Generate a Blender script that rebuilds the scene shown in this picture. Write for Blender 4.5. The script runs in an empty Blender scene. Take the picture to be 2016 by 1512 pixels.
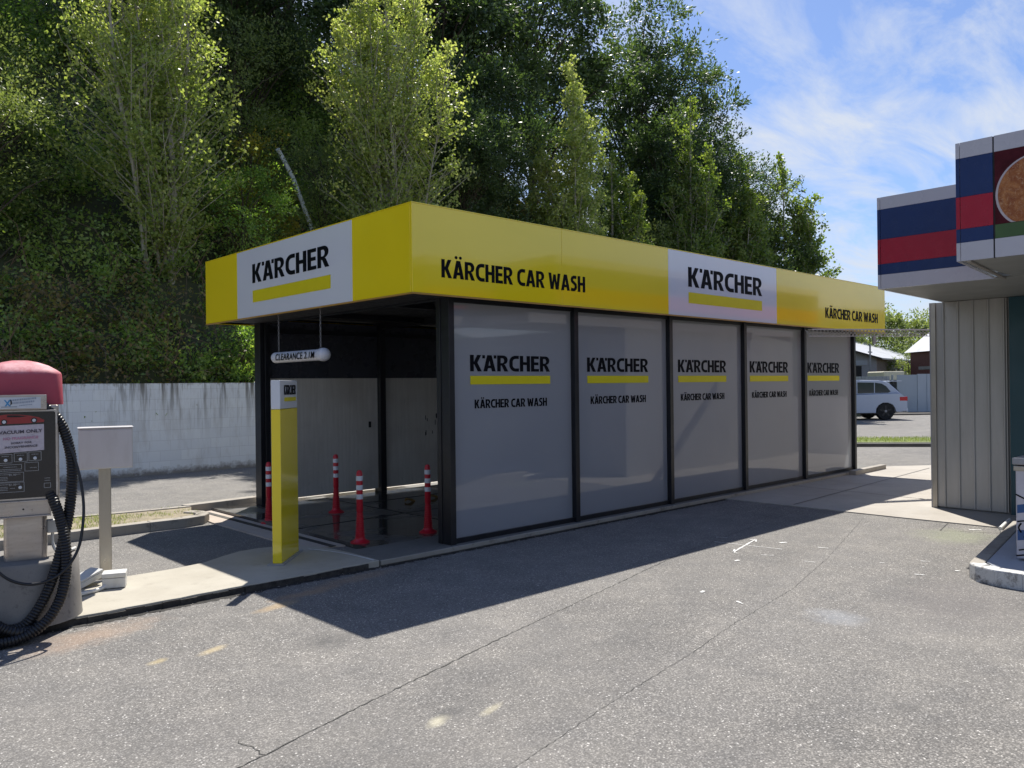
import bpy, bmesh, math, random
import numpy as np
from mathutils import Vector, Matrix

sc = bpy.context.scene
COL = sc.collection
R = math.radians

# ---------------------------------------------------------------- camera
yaw, pitch, roll = R(46.7606), R(.0757), R(-.66715)
d = Vector((math.cos(yaw)*math.cos(pitch), math.sin(yaw)*math.cos(pitch), math.sin(pitch)))
r0 = Vector((math.sin(yaw), -math.cos(yaw), 0)); u0 = r0.cross(d)
r1 = r0*math.cos(roll)+u0*math.sin(roll); u1 = -r0*math.sin(roll)+u0*math.cos(roll)
cam = bpy.data.cameras.new('camera'); cam.lens = 36*1574.9/2016; cam.sensor_width = 36
cam.clip_start = .05; cam.clip_end = 2000
co = bpy.data.objects.new('camera', cam); COL.objects.link(co); sc.camera = co
M = Matrix((r1, u1, -d)).transposed().to_4x4(); M.translation = (-5.0575, -6.2965, 1.6); co.matrix_world = M

# ---------------------------------------------------------------- world, sun, exposure
SUN = Vector((1.544, 1.558, 3.377)).normalized()
EL = math.asin(SUN.z); AZ = math.atan2(SUN.x, SUN.y)
w = bpy.data.worlds.new('World'); sc.world = w; w.use_nodes = True
nt = w.node_tree; nt.nodes.clear(); N = nt.nodes.new; L = nt.links.new
out = N('ShaderNodeOutputWorld'); bg = N('ShaderNodeBackground'); bg.inputs[1].default_value = .088
sky = N('ShaderNodeTexSky'); sky.sky_type = 'NISHITA'; sky.sun_disc = False
sky.sun_elevation = EL; sky.sun_rotation = AZ; sky.air_density = 1.0; sky.dust_density = .6; sky.ozone_density = 1.6
tc = N('ShaderNodeTexCoord'); sep = N('ShaderNodeSeparateXYZ'); L(tc.outputs['Generated'], sep.inputs[0])
def wm(op, a, b=None, c=None):
    n = N('ShaderNodeMath'); n.operation = op
    for i, v in enumerate((a, b, c)):
        if v is None: continue
        if isinstance(v, (int, float)): n.inputs[i].default_value = v
        else: L(v, n.inputs[i])
    return n.outputs[0]
zz = wm('MAXIMUM', wm('ADD', sep.outputs[2], .12), .05)
cx = wm('DIVIDE', sep.outputs[0], zz); cy = wm('DIVIDE', sep.outputs[1], zz)
cmb = N('ShaderNodeCombineXYZ'); L(cx, cmb.inputs[0]); L(cy, cmb.inputs[1])
mp = N('ShaderNodeMapping'); mp.inputs['Rotation'].default_value = (0, 0, R(35)); mp.inputs['Scale'].default_value = (.8, 1.9, 1); L(cmb.outputs[0], mp.inputs[0])
n1 = N('ShaderNodeTexNoise'); n1.inputs['Scale'].default_value = 2.3; n1.inputs['Detail'].default_value = 9; n1.inputs['Roughness'].default_value = .62; n1.inputs['Distortion'].default_value = .5
L(mp.outputs[0], n1.inputs[0])
n2 = N('ShaderNodeTexNoise'); n2.inputs['Scale'].default_value = .55; n2.inputs['Detail'].default_value = 3; L(cmb.outputs[0], n2.inputs[0])
cl = wm('ADD', wm('MULTIPLY', n1.outputs[0], .75), wm('MULTIPLY', n2.outputs[0], .45))
low = wm('MULTIPLY', wm('SUBTRACT', .45, sep.outputs[2]), .30)
cl = wm('ADD', cl, low)
rm = N('ShaderNodeMapRange'); rm.inputs['From Min'].default_value = .55; rm.inputs['From Max'].default_value = .76; rm.inputs['To Max'].default_value = .92; L(cl, rm.inputs[0])
mx = N('ShaderNodeMixRGB'); mx.inputs[2].default_value = (4.9, 5.3, 6.0, 1)
tint = N('ShaderNodeMixRGB'); tint.blend_type = 'MULTIPLY'; tint.inputs[0].default_value = 1; tint.inputs[2].default_value = (.68, .76, .95, 1)
L(sky.outputs[0], tint.inputs[1]); L(rm.outputs[0], mx.inputs[0]); L(tint.outputs[0], mx.inputs[1]); L(mx.outputs[0], bg.inputs[0]); L(bg.outputs[0], out.inputs[0])

sl = bpy.data.lights.new('sun', 'SUN'); sl.energy = 4.3; sl.angle = R(.53); sl.color = (1, .95, .87)
so = bpy.data.objects.new('sun', sl); COL.objects.link(so); so.rotation_euler = SUN.to_track_quat('Z', 'Y').to_euler(); so.location = (5, 5, 30)
sc.view_settings.view_transform = 'Standard'; sc.view_settings.look = 'None'; sc.view_settings.exposure = .74; sc.view_settings.gamma = 1
sc.cycles.use_denoising = True; sc.cycles.max_bounces = 7; sc.cycles.diffuse_bounces = 3; sc.cycles.glossy_bounces = 3
sc.cycles.transmission_bounces = 3; sc.cycles.transparent_max_bounces = 6; sc.cycles.caustics_reflective = False; sc.cycles.caustics_refractive = False

# ---------------------------------------------------------------- materials
class NG:
    def __init__(s, name):
        s.m = bpy.data.materials.new(name); s.m.use_nodes = True; s.t = s.m.node_tree; s.t.nodes.clear()
        s.out = s.n('ShaderNodeOutputMaterial')
        s._co = None
    def n(s, t, **k):
        x = s.t.nodes.new(t)
        for a, b in k.items(): setattr(x, a, b)
        return x
    def l(s, a, b): s.t.links.new(a, b)
    def set(s, sock, v):
        if hasattr(v, 'is_output') or hasattr(v, 'links'): s.l(v, sock)
        elif isinstance(v, (tuple, list)) and len(v) == 3 and sock.type == 'RGBA': sock.default_value = (*v, 1)
        else: sock.default_value = v
    def co(s):
        if s._co is None: s._co = s.n('ShaderNodeTexCoord').outputs['Object']
        return s._co
    def map(s, scale=(1, 1, 1), rot=(0, 0, 0), loc=(0, 0, 0)):
        m = s.n('ShaderNodeMapping'); m.inputs['Scale'].default_value = scale; m.inputs['Rotation'].default_value = rot; m.inputs['Location'].default_value = loc
        s.l(s.co(), m.inputs[0]); return m.outputs[0]
    def noise(s, scale, detail=3, rough=.5, vec=None, dist=0):
        x = s.n('ShaderNodeTexNoise'); x.inputs['Scale'].default_value = scale; x.inputs['Detail'].default_value = detail
        x.inputs['Roughness'].default_value = rough; x.inputs['Distortion'].default_value = dist
        s.l(vec or s.co(), x.inputs['Vector']); return x.outputs[0]
    def vor(s, scale, feature='F1', vec=None, out='Distance'):
        x = s.n('ShaderNodeTexVoronoi', feature=feature); x.inputs['Scale'].default_value = scale; s.l(vec or s.co(), x.inputs['Vector']); return x.outputs[out]
    def mr(s, v, a, b, c=0., e=1.):
        x = s.n('ShaderNodeMapRange'); s.set(x.inputs[0], v)
        for i, q in zip((1, 2, 3, 4), (a, b, c, e)): x.inputs[i].default_value = q
        return x.outputs[0]
    def math(s, op, a, b=0., c=None):
        x = s.n('ShaderNodeMath', operation=op); s.set(x.inputs[0], a); s.set(x.inputs[1], b)
        if c is not None: s.set(x.inputs[2], c)
        return x.outputs[0]
    def mix(s, f, a, b, mode='MIX'):
        x = s.n('ShaderNodeMixRGB', blend_type=mode); s.set(x.inputs[0], f); s.set(x.inputs[1], a); s.set(x.inputs[2], b); return x.outputs[0]
    def bump(s, h, strength=.3, dist=.01):
        x = s.n('ShaderNodeBump'); x.inputs['Strength'].default_value = strength; x.inputs['Distance'].default_value = dist; s.l(h, x.inputs['Height']); return x.outputs[0]
    def pbsdf(s, col, rough=.5, metal=0., spec=.5, normal=None, coat=0., link=True):
        p = s.n('ShaderNodeBsdfPrincipled'); s.set(p.inputs['Base Color'], col); s.set(p.inputs['Roughness'], rough); s.set(p.inputs['Metallic'], metal)
        s.set(p.inputs['Specular IOR Level'], spec); p.inputs['Coat Weight'].default_value = coat; p.inputs['Coat Roughness'].default_value = .04
        if normal is not None: s.l(normal, p.inputs['Normal'])
        if link: s.l(p.outputs[0], s.out.inputs[0])
        return p

def plain(name, col, rough=.5, metal=0., spec=.5, coat=0., var=.12, nscale=6, bump=0., bscale=60):
    g = NG(name)
    f = g.noise(nscale, 5, .6)
    lo = tuple(c*(1-var) for c in col); hi = tuple(min(1, c*(1+var)) for c in col)
    c = g.mix(g.mr(f, .3, .7), lo, hi)
    rr = g.mr(g.noise(nscale*2.3, 4, .6), .3, .7, max(0, rough*.8), min(1, rough*1.25))
    nm = g.bump(g.noise(bscale, 3), bump, .005) if bump else None
    g.pbsdf(c, rr, metal, spec, nm, coat)
    return g.m

def grime(name, col, dirt, rough=.5, metal=0., amount=.5, sc_=(3, 3, .7), spec=.5, coat=0.):
    g = NG(name)
    f = g.noise(4, 6, .65, g.map(sc_)); f = g.mr(f, .48, .75, 0, amount)
    f2 = g.mr(g.noise(45, 3, .7), .62, .75, 0, amount*.6)
    g.pbsdf(g.mix(g.math('MAXIMUM', f, f2), col, dirt), g.mr(g.noise(9, 4), .3, .7, rough*.8, min(1, rough*1.3)), metal, spec, None, coat)
    return g.m

YEL = (.90, .71, .015)
MT = {}
MT['yellow'] = plain('yellow_gloss_panel', YEL, .12, spec=.6, var=.03, nscale=.8, coat=.6)
MT['white_panel'] = plain('white_gloss_panel', (.70, .73, .79), .12, spec=.6, var=.02, nscale=.8, coat=.6)
MT['ink'] = plain('black_vinyl', (.005, .006, .009), .5, spec=.06, var=.05)
MT['yvinyl'] = plain('yellow_vinyl', (.70, .61, .02), .35, spec=.2, var=.03)
MT['frame'] = plain('dark_powdercoat', (.011, .012, .016), .35, var=.2)
MT['black_panel'] = plain('black_wall_panel', (.045, .048, .062), .28, var=.1, nscale=2)
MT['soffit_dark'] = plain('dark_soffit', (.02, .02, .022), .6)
MT['trim'] = plain('orange_edge_trim', (.45, .25, .05), .35)
MT['red_plastic'] = grime('red_bollard_plastic', (.50, .012, .028), (.28, .02, .03), .38, amount=.4)
MT['reflector'] = plain('white_reflective_band', (.62, .64, .68), .35, var=.08)
MT['rubber'] = plain('black_rubber_hose', (.010, .010, .012), .38, var=.2)
MT['galv'] = grime('grey_painted_cabinet', (.34, .34, .35), (.22, .21, .2), .4, 0., .35)
MT['steel_post'] = grime('brushed_steel_post', (.42, .39, .34), (.24, .22, .2), .34, .75, .4)
MT['jbox'] = grime('white_plastic_box', (.66, .66, .64), (.4, .38, .34), .45, amount=.4)
MT['black'] = plain('matt_black', (.012, .012, .012), .6)
MT['tyre'] = plain('tyre_rubber', (.012, .012, .012), .75)
MT['chain'] = plain('chain_metal', (.35, .35, .36), .35, .9)
MT['bluew'] = plain('white_tube', (.62, .64, .70), .3, var=.05)
MT['wpaint'] = grime('white_worn_paint', (.7, .7, .68), (.35, .34, .32), .7, amount=.7, sc_=(6, 6, 6))
MT['lightpaint'] = plain('light_canopy_panel', (.50, .49, .54), .25, var=.03, nscale=1.5, coat=.2)
MT['navy'] = plain('navy_canopy_panel', (.004, .028, .13), .3, spec=.3, var=.05)
MT['redp'] = plain('red_canopy_panel', (.40, .004, .03), .3, spec=.3, var=.05)
MT['green'] = plain('green_poster_strip', (.04, .10, .02), .4)
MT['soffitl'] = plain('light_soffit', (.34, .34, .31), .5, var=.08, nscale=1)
MT['teal'] = plain('teal_wall_panel', (.008, .060, .080), .4, var=.06, nscale=2)
MT['grooved'] = MT['frame']

# frosted film glass
g = NG('frosted_film_glass')
c = g.mix(g.mr(g.noise(1.1, 3), .3, .7), (.40, .41, .45), (.44, .45, .48))
g.pbsdf(c, g.mr(g.noise(2, 4), .3, .7, .02, .045), 0, 1.0, g.bump(g.noise(.9, 2), .05, .02), link=False)
p_ = [n for n in g.t.nodes if n.type == 'BSDF_PRINCIPLED'][0]; tr_ = g.n('ShaderNodeBsdfTranslucent'); tr_.inputs[0].default_value = (.75, .78, .82, 1)
ms_ = g.n('ShaderNodeMixShader'); ms_.inputs[0].default_value = .36; g.l(p_.outputs[0], ms_.inputs[1]); g.l(tr_.outputs[0], ms_.inputs[2]); g.l(ms_.outputs[0], g.out.inputs[0]); MT['glass'] = g.m

# stainless with vertical runs
g = NG('stained_stainless')
s1 = g.noise(3, 6, .65, g.map((7, 7, .35))); s2 = g.noise(1.3, 4, .6)
c = g.mix(g.mr(s1, .35, .68), (.74, .71, .65), (.86, .83, .77)); c = g.mix(g.mr(s2, .42, .72, 0, .45), c, (.50, .46, .40))
g.pbsdf(c, g.mr(g.noise(5, 5, .7, g.map((9, 9, .5))), .3, .7, .25, .4), .2); MT['stainless'] = g.m
g = NG('vacuum_stainless')
c = g.mix(g.mr(g.noise(3, 5, .6, g.map((1, 1, 6))), .35, .7), (.42, .37, .34), (.56, .52, .49)); c = g.mix(g.mr(g.noise(50, 3), .62, .75, 0, .5), c, (.2, .17, .15))
g.pbsdf(c, g.mr(g.noise(9, 4), .3, .7, .25, .42), .8); MT['vsteel'] = g.m

# faded red vacuum dome
g = NG('faded_red_dome')
geo = g.n('ShaderNodeNewGeometry'); sx = g.n('ShaderNodeSeparateXYZ'); g.l(geo.outputs['Normal'], sx.inputs[0])
f = g.math('MULTIPLY', g.mr(g.noise(9, 6, .7), .35, .65), g.mr(sx.outputs[2], .1, .7))
c = g.mix(f, (.40, .055, .085), (.62, .30, .32)); c = g.mix(g.mr(g.noise(14, 6, .75), .60, .72, 0, .75), c, (.09, .03, .035))
g.pbsdf(c, .62); MT['dome'] = g.m

def asphalt(name, fine=1.0, stains=True):
    g = NG(name); v = g.co()
    cellc = g.n('ShaderNodeTexVoronoi'); cellc.inputs['Scale'].default_value = 115; g.l(v, cellc.inputs['Vector'])
    sp = g.n('ShaderNodeSeparateColor'); g.l(cellc.outputs['Color'], sp.inputs[0])
    stone = g.mr(sp.outputs[0], .2, 1, 0, 1); stone = g.math('POWER', stone, 1.6)
    c = g.mix(stone, (.146, .141, .133), (.375, .36, .335))
    c = g.mix(g.mr(sp.outputs[1], .972, .985, 0, .9), c, (.74, .72, .68))
    c = g.mix(g.mr(sp.outputs[2], .93, .96, 0, .7), c, (.03, .03, .03))
    edge = g.mr(cellc.outputs['Distance'], .35, .75, 0, .7); c = g.mix(edge, c, (.085, .082, .079))
    big = g.noise(.45, 5, .6); c = g.mix(g.mr(big, .3, .7, .0, .45), c, (.25, .24, .225), 'MIX')
    mid = g.noise(2.6, 5, .65); c = g.mix(1., c, g.mix(g.mr(mid, .3, .72), (.80, .80, .81), (1.12, 1.10, 1.07)), 'MULTIPLY')
    c = g.mix(g.mr(g.noise(7, 5, .7), .62, .76, 0, .25), c, (.11, .106, .10))
    sxy = g.n('ShaderNodeSeparateXYZ'); g.l(v, sxy.inputs[0])
    def half(a, b, c0, k):
        # tone step on one side of a paving seam
        nx_, ny_ = -(b[1]-a[1]), b[0]-a[0]; l_ = math.hypot(nx_, ny_); nx_ /= l_; ny_ /= l_
        dd_ = g.math('ADD', g.math('MULTIPLY', g.math('SUBTRACT', sxy.outputs[0], a[0]), nx_), g.math('MULTIPLY', g.math('SUBTRACT', sxy.outputs[1], a[1]), ny_))
        return g.mix(g.mr(dd_, -.02, .02, 1, 0), c0, g.mix(1, c0, (k, k, k), 'MULTIPLY'))
    if stains:
        c = half((-3.545, -2.916), (1.46, -1.734), c, .93); c = half((-2.8, -3.78), (4.664, -2.142), c, 1.07)
    wear = g.noise(1.4, 5, .6, g.map((.25, 1.6, 1), (0, 0, R(-13))))
    c = g.mix(g.mr(wear, .50, .72, 0, .30), c, g.mix(1, c, (.72, .72, .73), 'MULTIPLY'))
    drip_ = g.noise(3.1, 3, .5); c = g.mix(g.mr(drip_, .68, .76, 0, .45), c, (.10, .097, .093))
    if stains:
        sxyz = g.n('ShaderNodeSeparateXYZ'); g.l(v, sxyz.inputs[0]); wob = g.noise(5, 5, .7)
        for (x, y, rx, ry, ang, col, st) in [(-3.45, -.40, .5, .22, .2, (.40, .27, .18), .4), (-2.97, -1.28, .12, .05, .4, (.52, .42, .24), .55), (-3.3, -1.25, .07, .04, .4, (.5, .4, .2), .5),
              (-1.88, -.45, .35, .10, .1, (.36, .24, .14), .5), (-2.2, -.62, .22, .08, .3, (.45, .32, .17), .5), (-1.3, -.3, .5, .12, .1, (.40, .26, .14), .3),
              (-2.364, -1.644, .21, .19, 0, (.06, .06, .062), .65), (.446, -3.74, .20, .22, 0, (.50, .54, .60), .2),  # the pale bluish ellipse is glitter put into the colour
              (-2.625, -3.145, .09, .05, .3, (.56, .52, .38), .6), (-2.33, -3.22, .10, .03, .3, (.55, .5, .35), .4), (-2.52, -3.1, .09, .06, 0, (.07, .07, .07), .5),
              (1.5, -4.2, .9, .5, .2, (.13, .12, .12), .4), (4.2, -3.3, .5, .4, 0, (.24, .26, .17), .5)]:
            dx = g.math('SUBTRACT', sxyz.outputs[0], x); dy = g.math('SUBTRACT', sxyz.outputs[1], y)
            ca, sa = math.cos(ang), math.sin(ang)
            u = g.math('DIVIDE', g.math('ADD', g.math('MULTIPLY', dx, ca), g.math('MULTIPLY', dy, sa)), rx)
            vv = g.math('DIVIDE', g.math('SUBTRACT', g.math('MULTIPLY', dy, ca), g.math('MULTIPLY', dx, sa)), ry)
            dd = g.math('SQRT', g.math('ADD', g.math('MULTIPLY', u, u), g.math('MULTIPLY', vv, vv)))
            dd = g.math('ADD', dd, g.math('MULTIPLY', g.math('SUBTRACT', wob, .5), 1.6))
            c = g.mix(g.mr(dd, .35, 1.15, st, 0), c, col)
    h = g.math('ADD', g.math('MULTIPLY', cellc.outputs['Distance'], -1.0), g.math('MULTIPLY', g.noise(60, 4, .7), .8))
    g.pbsdf(c, .82, 0, .35, g.bump(h, .42*fine, .006)); return g.m
MT['asphalt'] = asphalt('asphalt')

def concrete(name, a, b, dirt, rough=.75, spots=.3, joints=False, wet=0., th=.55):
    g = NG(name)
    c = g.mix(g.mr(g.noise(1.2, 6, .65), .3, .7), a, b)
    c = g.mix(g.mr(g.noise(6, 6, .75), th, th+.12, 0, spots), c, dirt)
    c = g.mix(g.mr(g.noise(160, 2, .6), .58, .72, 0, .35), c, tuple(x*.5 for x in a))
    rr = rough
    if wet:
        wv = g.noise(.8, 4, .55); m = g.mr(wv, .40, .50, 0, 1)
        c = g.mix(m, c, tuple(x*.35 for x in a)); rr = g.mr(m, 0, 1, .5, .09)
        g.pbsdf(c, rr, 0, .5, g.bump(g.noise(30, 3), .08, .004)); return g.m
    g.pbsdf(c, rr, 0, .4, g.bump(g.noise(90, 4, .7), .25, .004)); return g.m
MT['conc'] = concrete('pale_concrete', (.36, .33, .27), (.47, .44, .37), (.24, .21, .17))
MT['kerb'] = concrete('kerb_concrete', (.30, .27, .23), (.40, .37, .32), (.12, .11, .10), spots=.6)
MT['gutter'] = concrete('pink_gutter_concrete', (.42, .35, .29), (.50, .44, .38), (.26, .2, .17))
MT['wetfloor'] = concrete('wet_floor_concrete', (.11, .105, .098), (.16, .155, .145), (.05, .05, .05), wet=1.)
MT['basec'] = concrete('rough_base_concrete', (.17, .16, .15), (.27, .255, .235), (.08, .075, .07), rough=.9, spots=.7)
MT['tile'] = concrete('grey_paved_island', (.36, .38, .42), (.42, .44, .48), (.3, .3, .3), spots=.2)
MT['wkerb'] = concrete('worn_white_kerb', (.55, .55, .54), (.66, .66, .64), (.12, .105, .09), spots=.95, th=.50)
MT['dirtg'] = plain('dry_dirt', (.26, .22, .15), .95, var=.35, nscale=9)
MT['hill'] = plain('dark_soil', (.05, .055, .022), .95, var=.5, nscale=.8)

# white block wall with drips
g = NG('painted_block_wall')
mpn = g.n('ShaderNodeMapping'); mpn.inputs['Rotation'].default_value = (R(90), 0, 0); g.l(g.co(), mpn.inputs[0])
br = g.n('ShaderNodeTexBrick'); g.l(mpn.outputs[0], br.inputs['Vector'])
br.inputs['Scale'].default_value = 1; br.inputs['Brick Width'].default_value = .40; br.inputs['Row Height'].default_value = .20; br.inputs['Mortar Size'].default_value = .004; br.inputs['Mortar Smooth'].default_value = .3
br.inputs['Color1'].default_value = (.76, .82, .88, 1); br.inputs['Color2'].default_value = (.70, .76, .83, 1); br.inputs['Mortar'].default_value = (.58, .63, .69, 1)
sz = g.n('ShaderNodeSeparateXYZ'); g.l(g.co(), sz.inputs[0])
drip = g.noise(5.0, 4, .6, g.map((1.15, 1, .10))); fine = g.noise(22, 4, .7, g.map((1, 1, .06)))
top = g.mr(sz.outputs[2], .4, 1.75, 0, 1)
dm = g.math('MULTIPLY', g.mr(drip, .53, .62, 0, 1.), g.math('POWER', top, 1.7)); dm2 = g.math('MULTIPLY', g.mr(fine, .54, .68, 0, .7), g.math('POWER', top, 1.2))
c = g.mix(g.math('MAXIMUM', dm, dm2), br.outputs[0], (.10, .095, .085))
c = g.mix(g.math('MULTIPLY', g.mr(g.noise(2.5, 6, .7, g.map((1, 1, .3))), .5, .75, 0, .45), 1), c, (.34, .32, .30))
edgeb = g.math('ADD', sz.outputs[2], g.math('MULTIPLY', g.math('SUBTRACT', g.noise(7, 5, .7), .5), .35))
c = g.mix(g.mr(edgeb, -.03, .10, .85, 0), c, (.13, .12, .11))
c = g.mix(g.mr(edgeb, 1.68, 1.76, 0, .8), c, (.14, .14, .10))
g.pbsdf(c, .6, 0, .4, g.bump(g.math('SUBTRACT', g.math('MULTIPLY', g.noise(30, 4), .3), br.outputs['Fac']), .35, .008)); MT['block'] = g.m

# ribbed steel cladding
g = NG('beige_steel_cladding')
c = g.mix(g.mr(g.noise(2.2, 5, .6, g.map((3, 3, .35))), .3, .7), (.38, .37, .345), (.48, .465, .44))
c = g.mix(g.mr(g.noise(7, 5, .75, g.map((3, 3, .5))), .60, .76, 0, .5), c, (.2, .18, .15))
g.pbsdf(c, .38, .15); MT['clad'] = g.m

def leafmat(name, stops, trans=.45, rough=.42, tmul=(1.5, 1.6, .5)):
    g = NG(name)
    at = g.n('ShaderNodeAttribute', attribute_name='tint')
    cr = g.n('ShaderNodeValToRGB'); g.l(at.outputs['Fac'], cr.inputs[0])
    el = cr.color_ramp.elements
    while len(el) < len(stops): el.new(.5)
    for e, (p, cc) in zip(el, stops): e.position = p; e.color = (*cc, 1)
    p = g.pbsdf(cr.outputs[0], rough, 0, .5, link=False)
    tr = g.n('ShaderNodeBsdfTranslucent'); g.l(g.mix(1, cr.outputs[0], tmul, 'MULTIPLY'), tr.inputs[0])
    ms = g.n('ShaderNodeMixShader'); ms.inputs[0].default_value = trans; g.l(p.outputs[0], ms.inputs[1]); g.l(tr.outputs[0], ms.inputs[2]); g.l(ms.outputs[0], g.out.inputs[0])
    return g.m
LM = dict(
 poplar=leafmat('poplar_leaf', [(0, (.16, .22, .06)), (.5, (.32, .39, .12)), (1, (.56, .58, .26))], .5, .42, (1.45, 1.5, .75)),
 poplar2=leafmat('shaded_poplar_leaf', [(0, (.09, .15, .045)), (.5, (.16, .23, .065)), (1, (.32, .37, .13))], .48, .42),  # darker copy of the poplar leaf, shade put into its colour
 dark=leafmat('dark_evergreen_leaf', [(0, (.035, .065, .03)), (.5, (.075, .12, .05)), (1, (.16, .22, .09))], .38, .45, (1.4, 1.5, .6)),
 bright=leafmat('bright_bush_leaf', [(0, (.09, .19, .045)), (.5, (.22, .35, .085)), (1, (.42, .52, .17))], .5, .42),
 olive=leafmat('olive_bush_leaf', [(0, (.11, .16, .055)), (.5, (.21, .27, .09)), (1, (.36, .41, .17))], .45, .45, (1.3, 1.3, .7)),
 silver=leafmat('glossy_dark_leaf', [(0, (.045, .065, .035)), (.5, (.08, .11, .06)), (1, (.18, .21, .14))], .25, .28),
 blanket=leafmat('mixed_undergrowth_leaf', [(0, (.25, .17, .10)), (.2, (.24, .22, .09)), (.42, (.13, .21, .07)), (.7, (.24, .36, .10)), (1, (.42, .50, .18))], .48, .45),
 gold=leafmat('yellow_bush_leaf', [(0, (.14, .13, .02)), (.5, (.24, .23, .03)), (1, (.36, .28, .05))], .45, .4))
MT['bark'] = plain('pale_grey_bark', (.34, .32, .26), .85, var=.35, nscale=9)
MT['barkd'] = plain('dark_brown_bark', (.07, .055, .04), .9, var=.35, nscale=9)

# ---------------------------------------------------------------- mesh helpers
class MB:
    def __init__(s): s.v = []; s.f = []; s.m = []
    def add(s, vs, fs, mi=0):
        o = len(s.v); s.v += [tuple(p) for p in vs]; s.f += [tuple(i+o for i in q) for q in fs]; s.m += [mi]*len(fs); return s
    def box(s, x0, x1, y0, y1, z0, z1, mi=0, mat=None):
        vs = [Vector(p) for p in ((x0, y0, z0), (x1, y0, z0), (x1, y1, z0), (x0, y1, z0), (x0, y0, z1), (x1, y0, z1), (x1, y1, z1), (x0, y1, z1))]
        if mat is not None: vs = [mat @ p for p in vs]
        return s.add(vs, [(0, 3, 2, 1), (4, 5, 6, 7), (0, 1, 5, 4), (1, 2, 6, 5), (2, 3, 7, 6), (3, 0, 4, 7)], mi)
    def prism(s, poly, z0, z1, mi=0, mat=None):
        n = len(poly); vs = [Vector((x, y, z0)) for x, y in poly]+[Vector((x, y, z1)) for x, y in poly]
        if sum(poly[i][0]*poly[(i+1) % n][1]-poly[(i+1) % n][0]*poly[i][1] for i in range(n)) < 0:
            vs = [Vector((x, y, z0)) for x, y in poly[::-1]]+[Vector((x, y, z1)) for x, y in poly[::-1]]
        if mat is not None: vs = [mat @ p for p in vs]
        return s.add(vs, [tuple(range(n))[::-1], tuple(range(n, 2*n))]+[(i, (i+1) % n, n+(i+1) % n, n+i) for i in range(n)], mi)
    def tube(s, pts, r, n=8, mi=0, caps=True, rf=None):
        P = [Vector(p) for p in pts]; k = len(P); rings = []; up = None
        for i in range(k):
            t = (P[min(i+1, k-1)]-P[max(i-1, 0)]).normalized()
            if up is None: up = Vector((0, 0, 1)) if abs(t.z) < .9 else Vector((1, 0, 0))
            a = t.cross(up).normalized(); b = a.cross(t).normalized(); up = b
            rr = (r[i] if hasattr(r, '__len__') else r)*(rf(i) if rf else 1)
            rings.append([P[i]+(a*math.cos(2*math.pi*j/n)+b*math.sin(2*math.pi*j/n))*rr for j in range(n)])
        fs = [(i*n+j, i*n+(j+1) % n, (i+1)*n+(j+1) % n, (i+1)*n+j) for i in range(k-1) for j in range(n)]
        if caps: fs += [tuple(range(n))[::-1], tuple(range((k-1)*n, k*n))]
        return s.add([p for q in rings for p in q], [f[::-1] for f in fs], mi)
    def lathe(s, prof, c=(0, 0, 0), n=24, mi=0, mat=None, cap=True, mis=None):
        vs = []
        for rr, z in prof:
            for j in range(n):
                p = Vector((c[0]+rr*math.cos(2*math.pi*j/n), c[1]+rr*math.sin(2*math.pi*j/n), c[2]+z)); vs.append(mat @ p if mat else p)
        k = len(prof); o = len(s.v); s.v += [tuple(p) for p in vs]
        for i in range(k-1):
            for j in range(n): s.f.append((o+i*n+j, o+i*n+(j+1) % n, o+(i+1)*n+(j+1) % n, o+(i+1)*n+j)); s.m.append(mis[i] if mis else mi)
        if cap: s.f += [tuple(range(o, o+n))[::-1], tuple(range(o+(k-1)*n, o+k*n))]; s.m += [mi, mi]
        return s
    def build(s, name, mats, parent=None, smooth=False, bevel=0, seg=2):
        me = bpy.data.meshes.new(name); me.from_pydata(s.v, [], s.f)
        for m in (mats if isinstance(mats, (list, tuple)) else [mats]): me.materials.append(MT[m] if isinstance(m, str) else m)
        me.polygons.foreach_set('material_index', s.m)
        if smooth: me.polygons.foreach_set('use_smooth', [True]*len(me.polygons))
        me.update(); o = bpy.data.objects.new(name, me); COL.objects.link(o)
        if parent: o.parent = parent
        if smooth:
            try: me.set_sharp_from_angle(angle=R(38))
            except Exception: pass
        if bevel:
            b = o.modifiers.new('bevel', 'BEVEL'); b.width = bevel; b.segments = seg; b.limit_method = 'ANGLE'; b.angle_limit = R(40)
        return o

def thing(name, label, cat, loc=(0, 0, 0), rz=0, group=None):
    o = bpy.data.objects.new(name, None); COL.objects.link(o); o.location = loc; o.rotation_euler = (0, 0, rz)
    o['label'] = label; o['category'] = cat
    if group: o['group'] = group
    return o
def tag(o, label, cat, group=None):
    o['label'] = label; o['category'] = cat
    if group: o['group'] = group
    return o
def struct(o): o['kind'] = 'structure'; return o
def stuff(o, label=None, cat=None):
    o['kind'] = 'stuff'
    if label: o['label'] = label; o['category'] = cat
    return o
def dup(root, loc=None, rz=None, label=None, group=None):
    r = root.copy(); COL.objects.link(r)
    if loc is not None: r.location = loc
    if rz is not None: r.rotation_euler = (0, 0, rz)
    if label: r['label'] = label
    if group: r['group'] = group
    for ch in list(root.children):
        c = ch.copy(); COL.objects.link(c); c.parent = r
        for gch in ch.children:
            q = gch.copy(); COL.objects.link(q); q.parent = c
    return r
def smooth_path(P, n):
    P = [Vector(p) for p in P]; out = []
    Q = [P[0]*2-P[1]]+P+[P[-1]*2-P[-2]]
    for i in range(1, len(Q)-2):
        a, b, c_, e = Q[i-1:i+3]
        for k in range(n):
            t = k/n; out.append(.5*((2*b)+(c_-a)*t+(2*a-5*b+4*c_-e)*t*t+(3*b-a-3*c_+e)*t**3))
    out.append(P[-1]); return out
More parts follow.
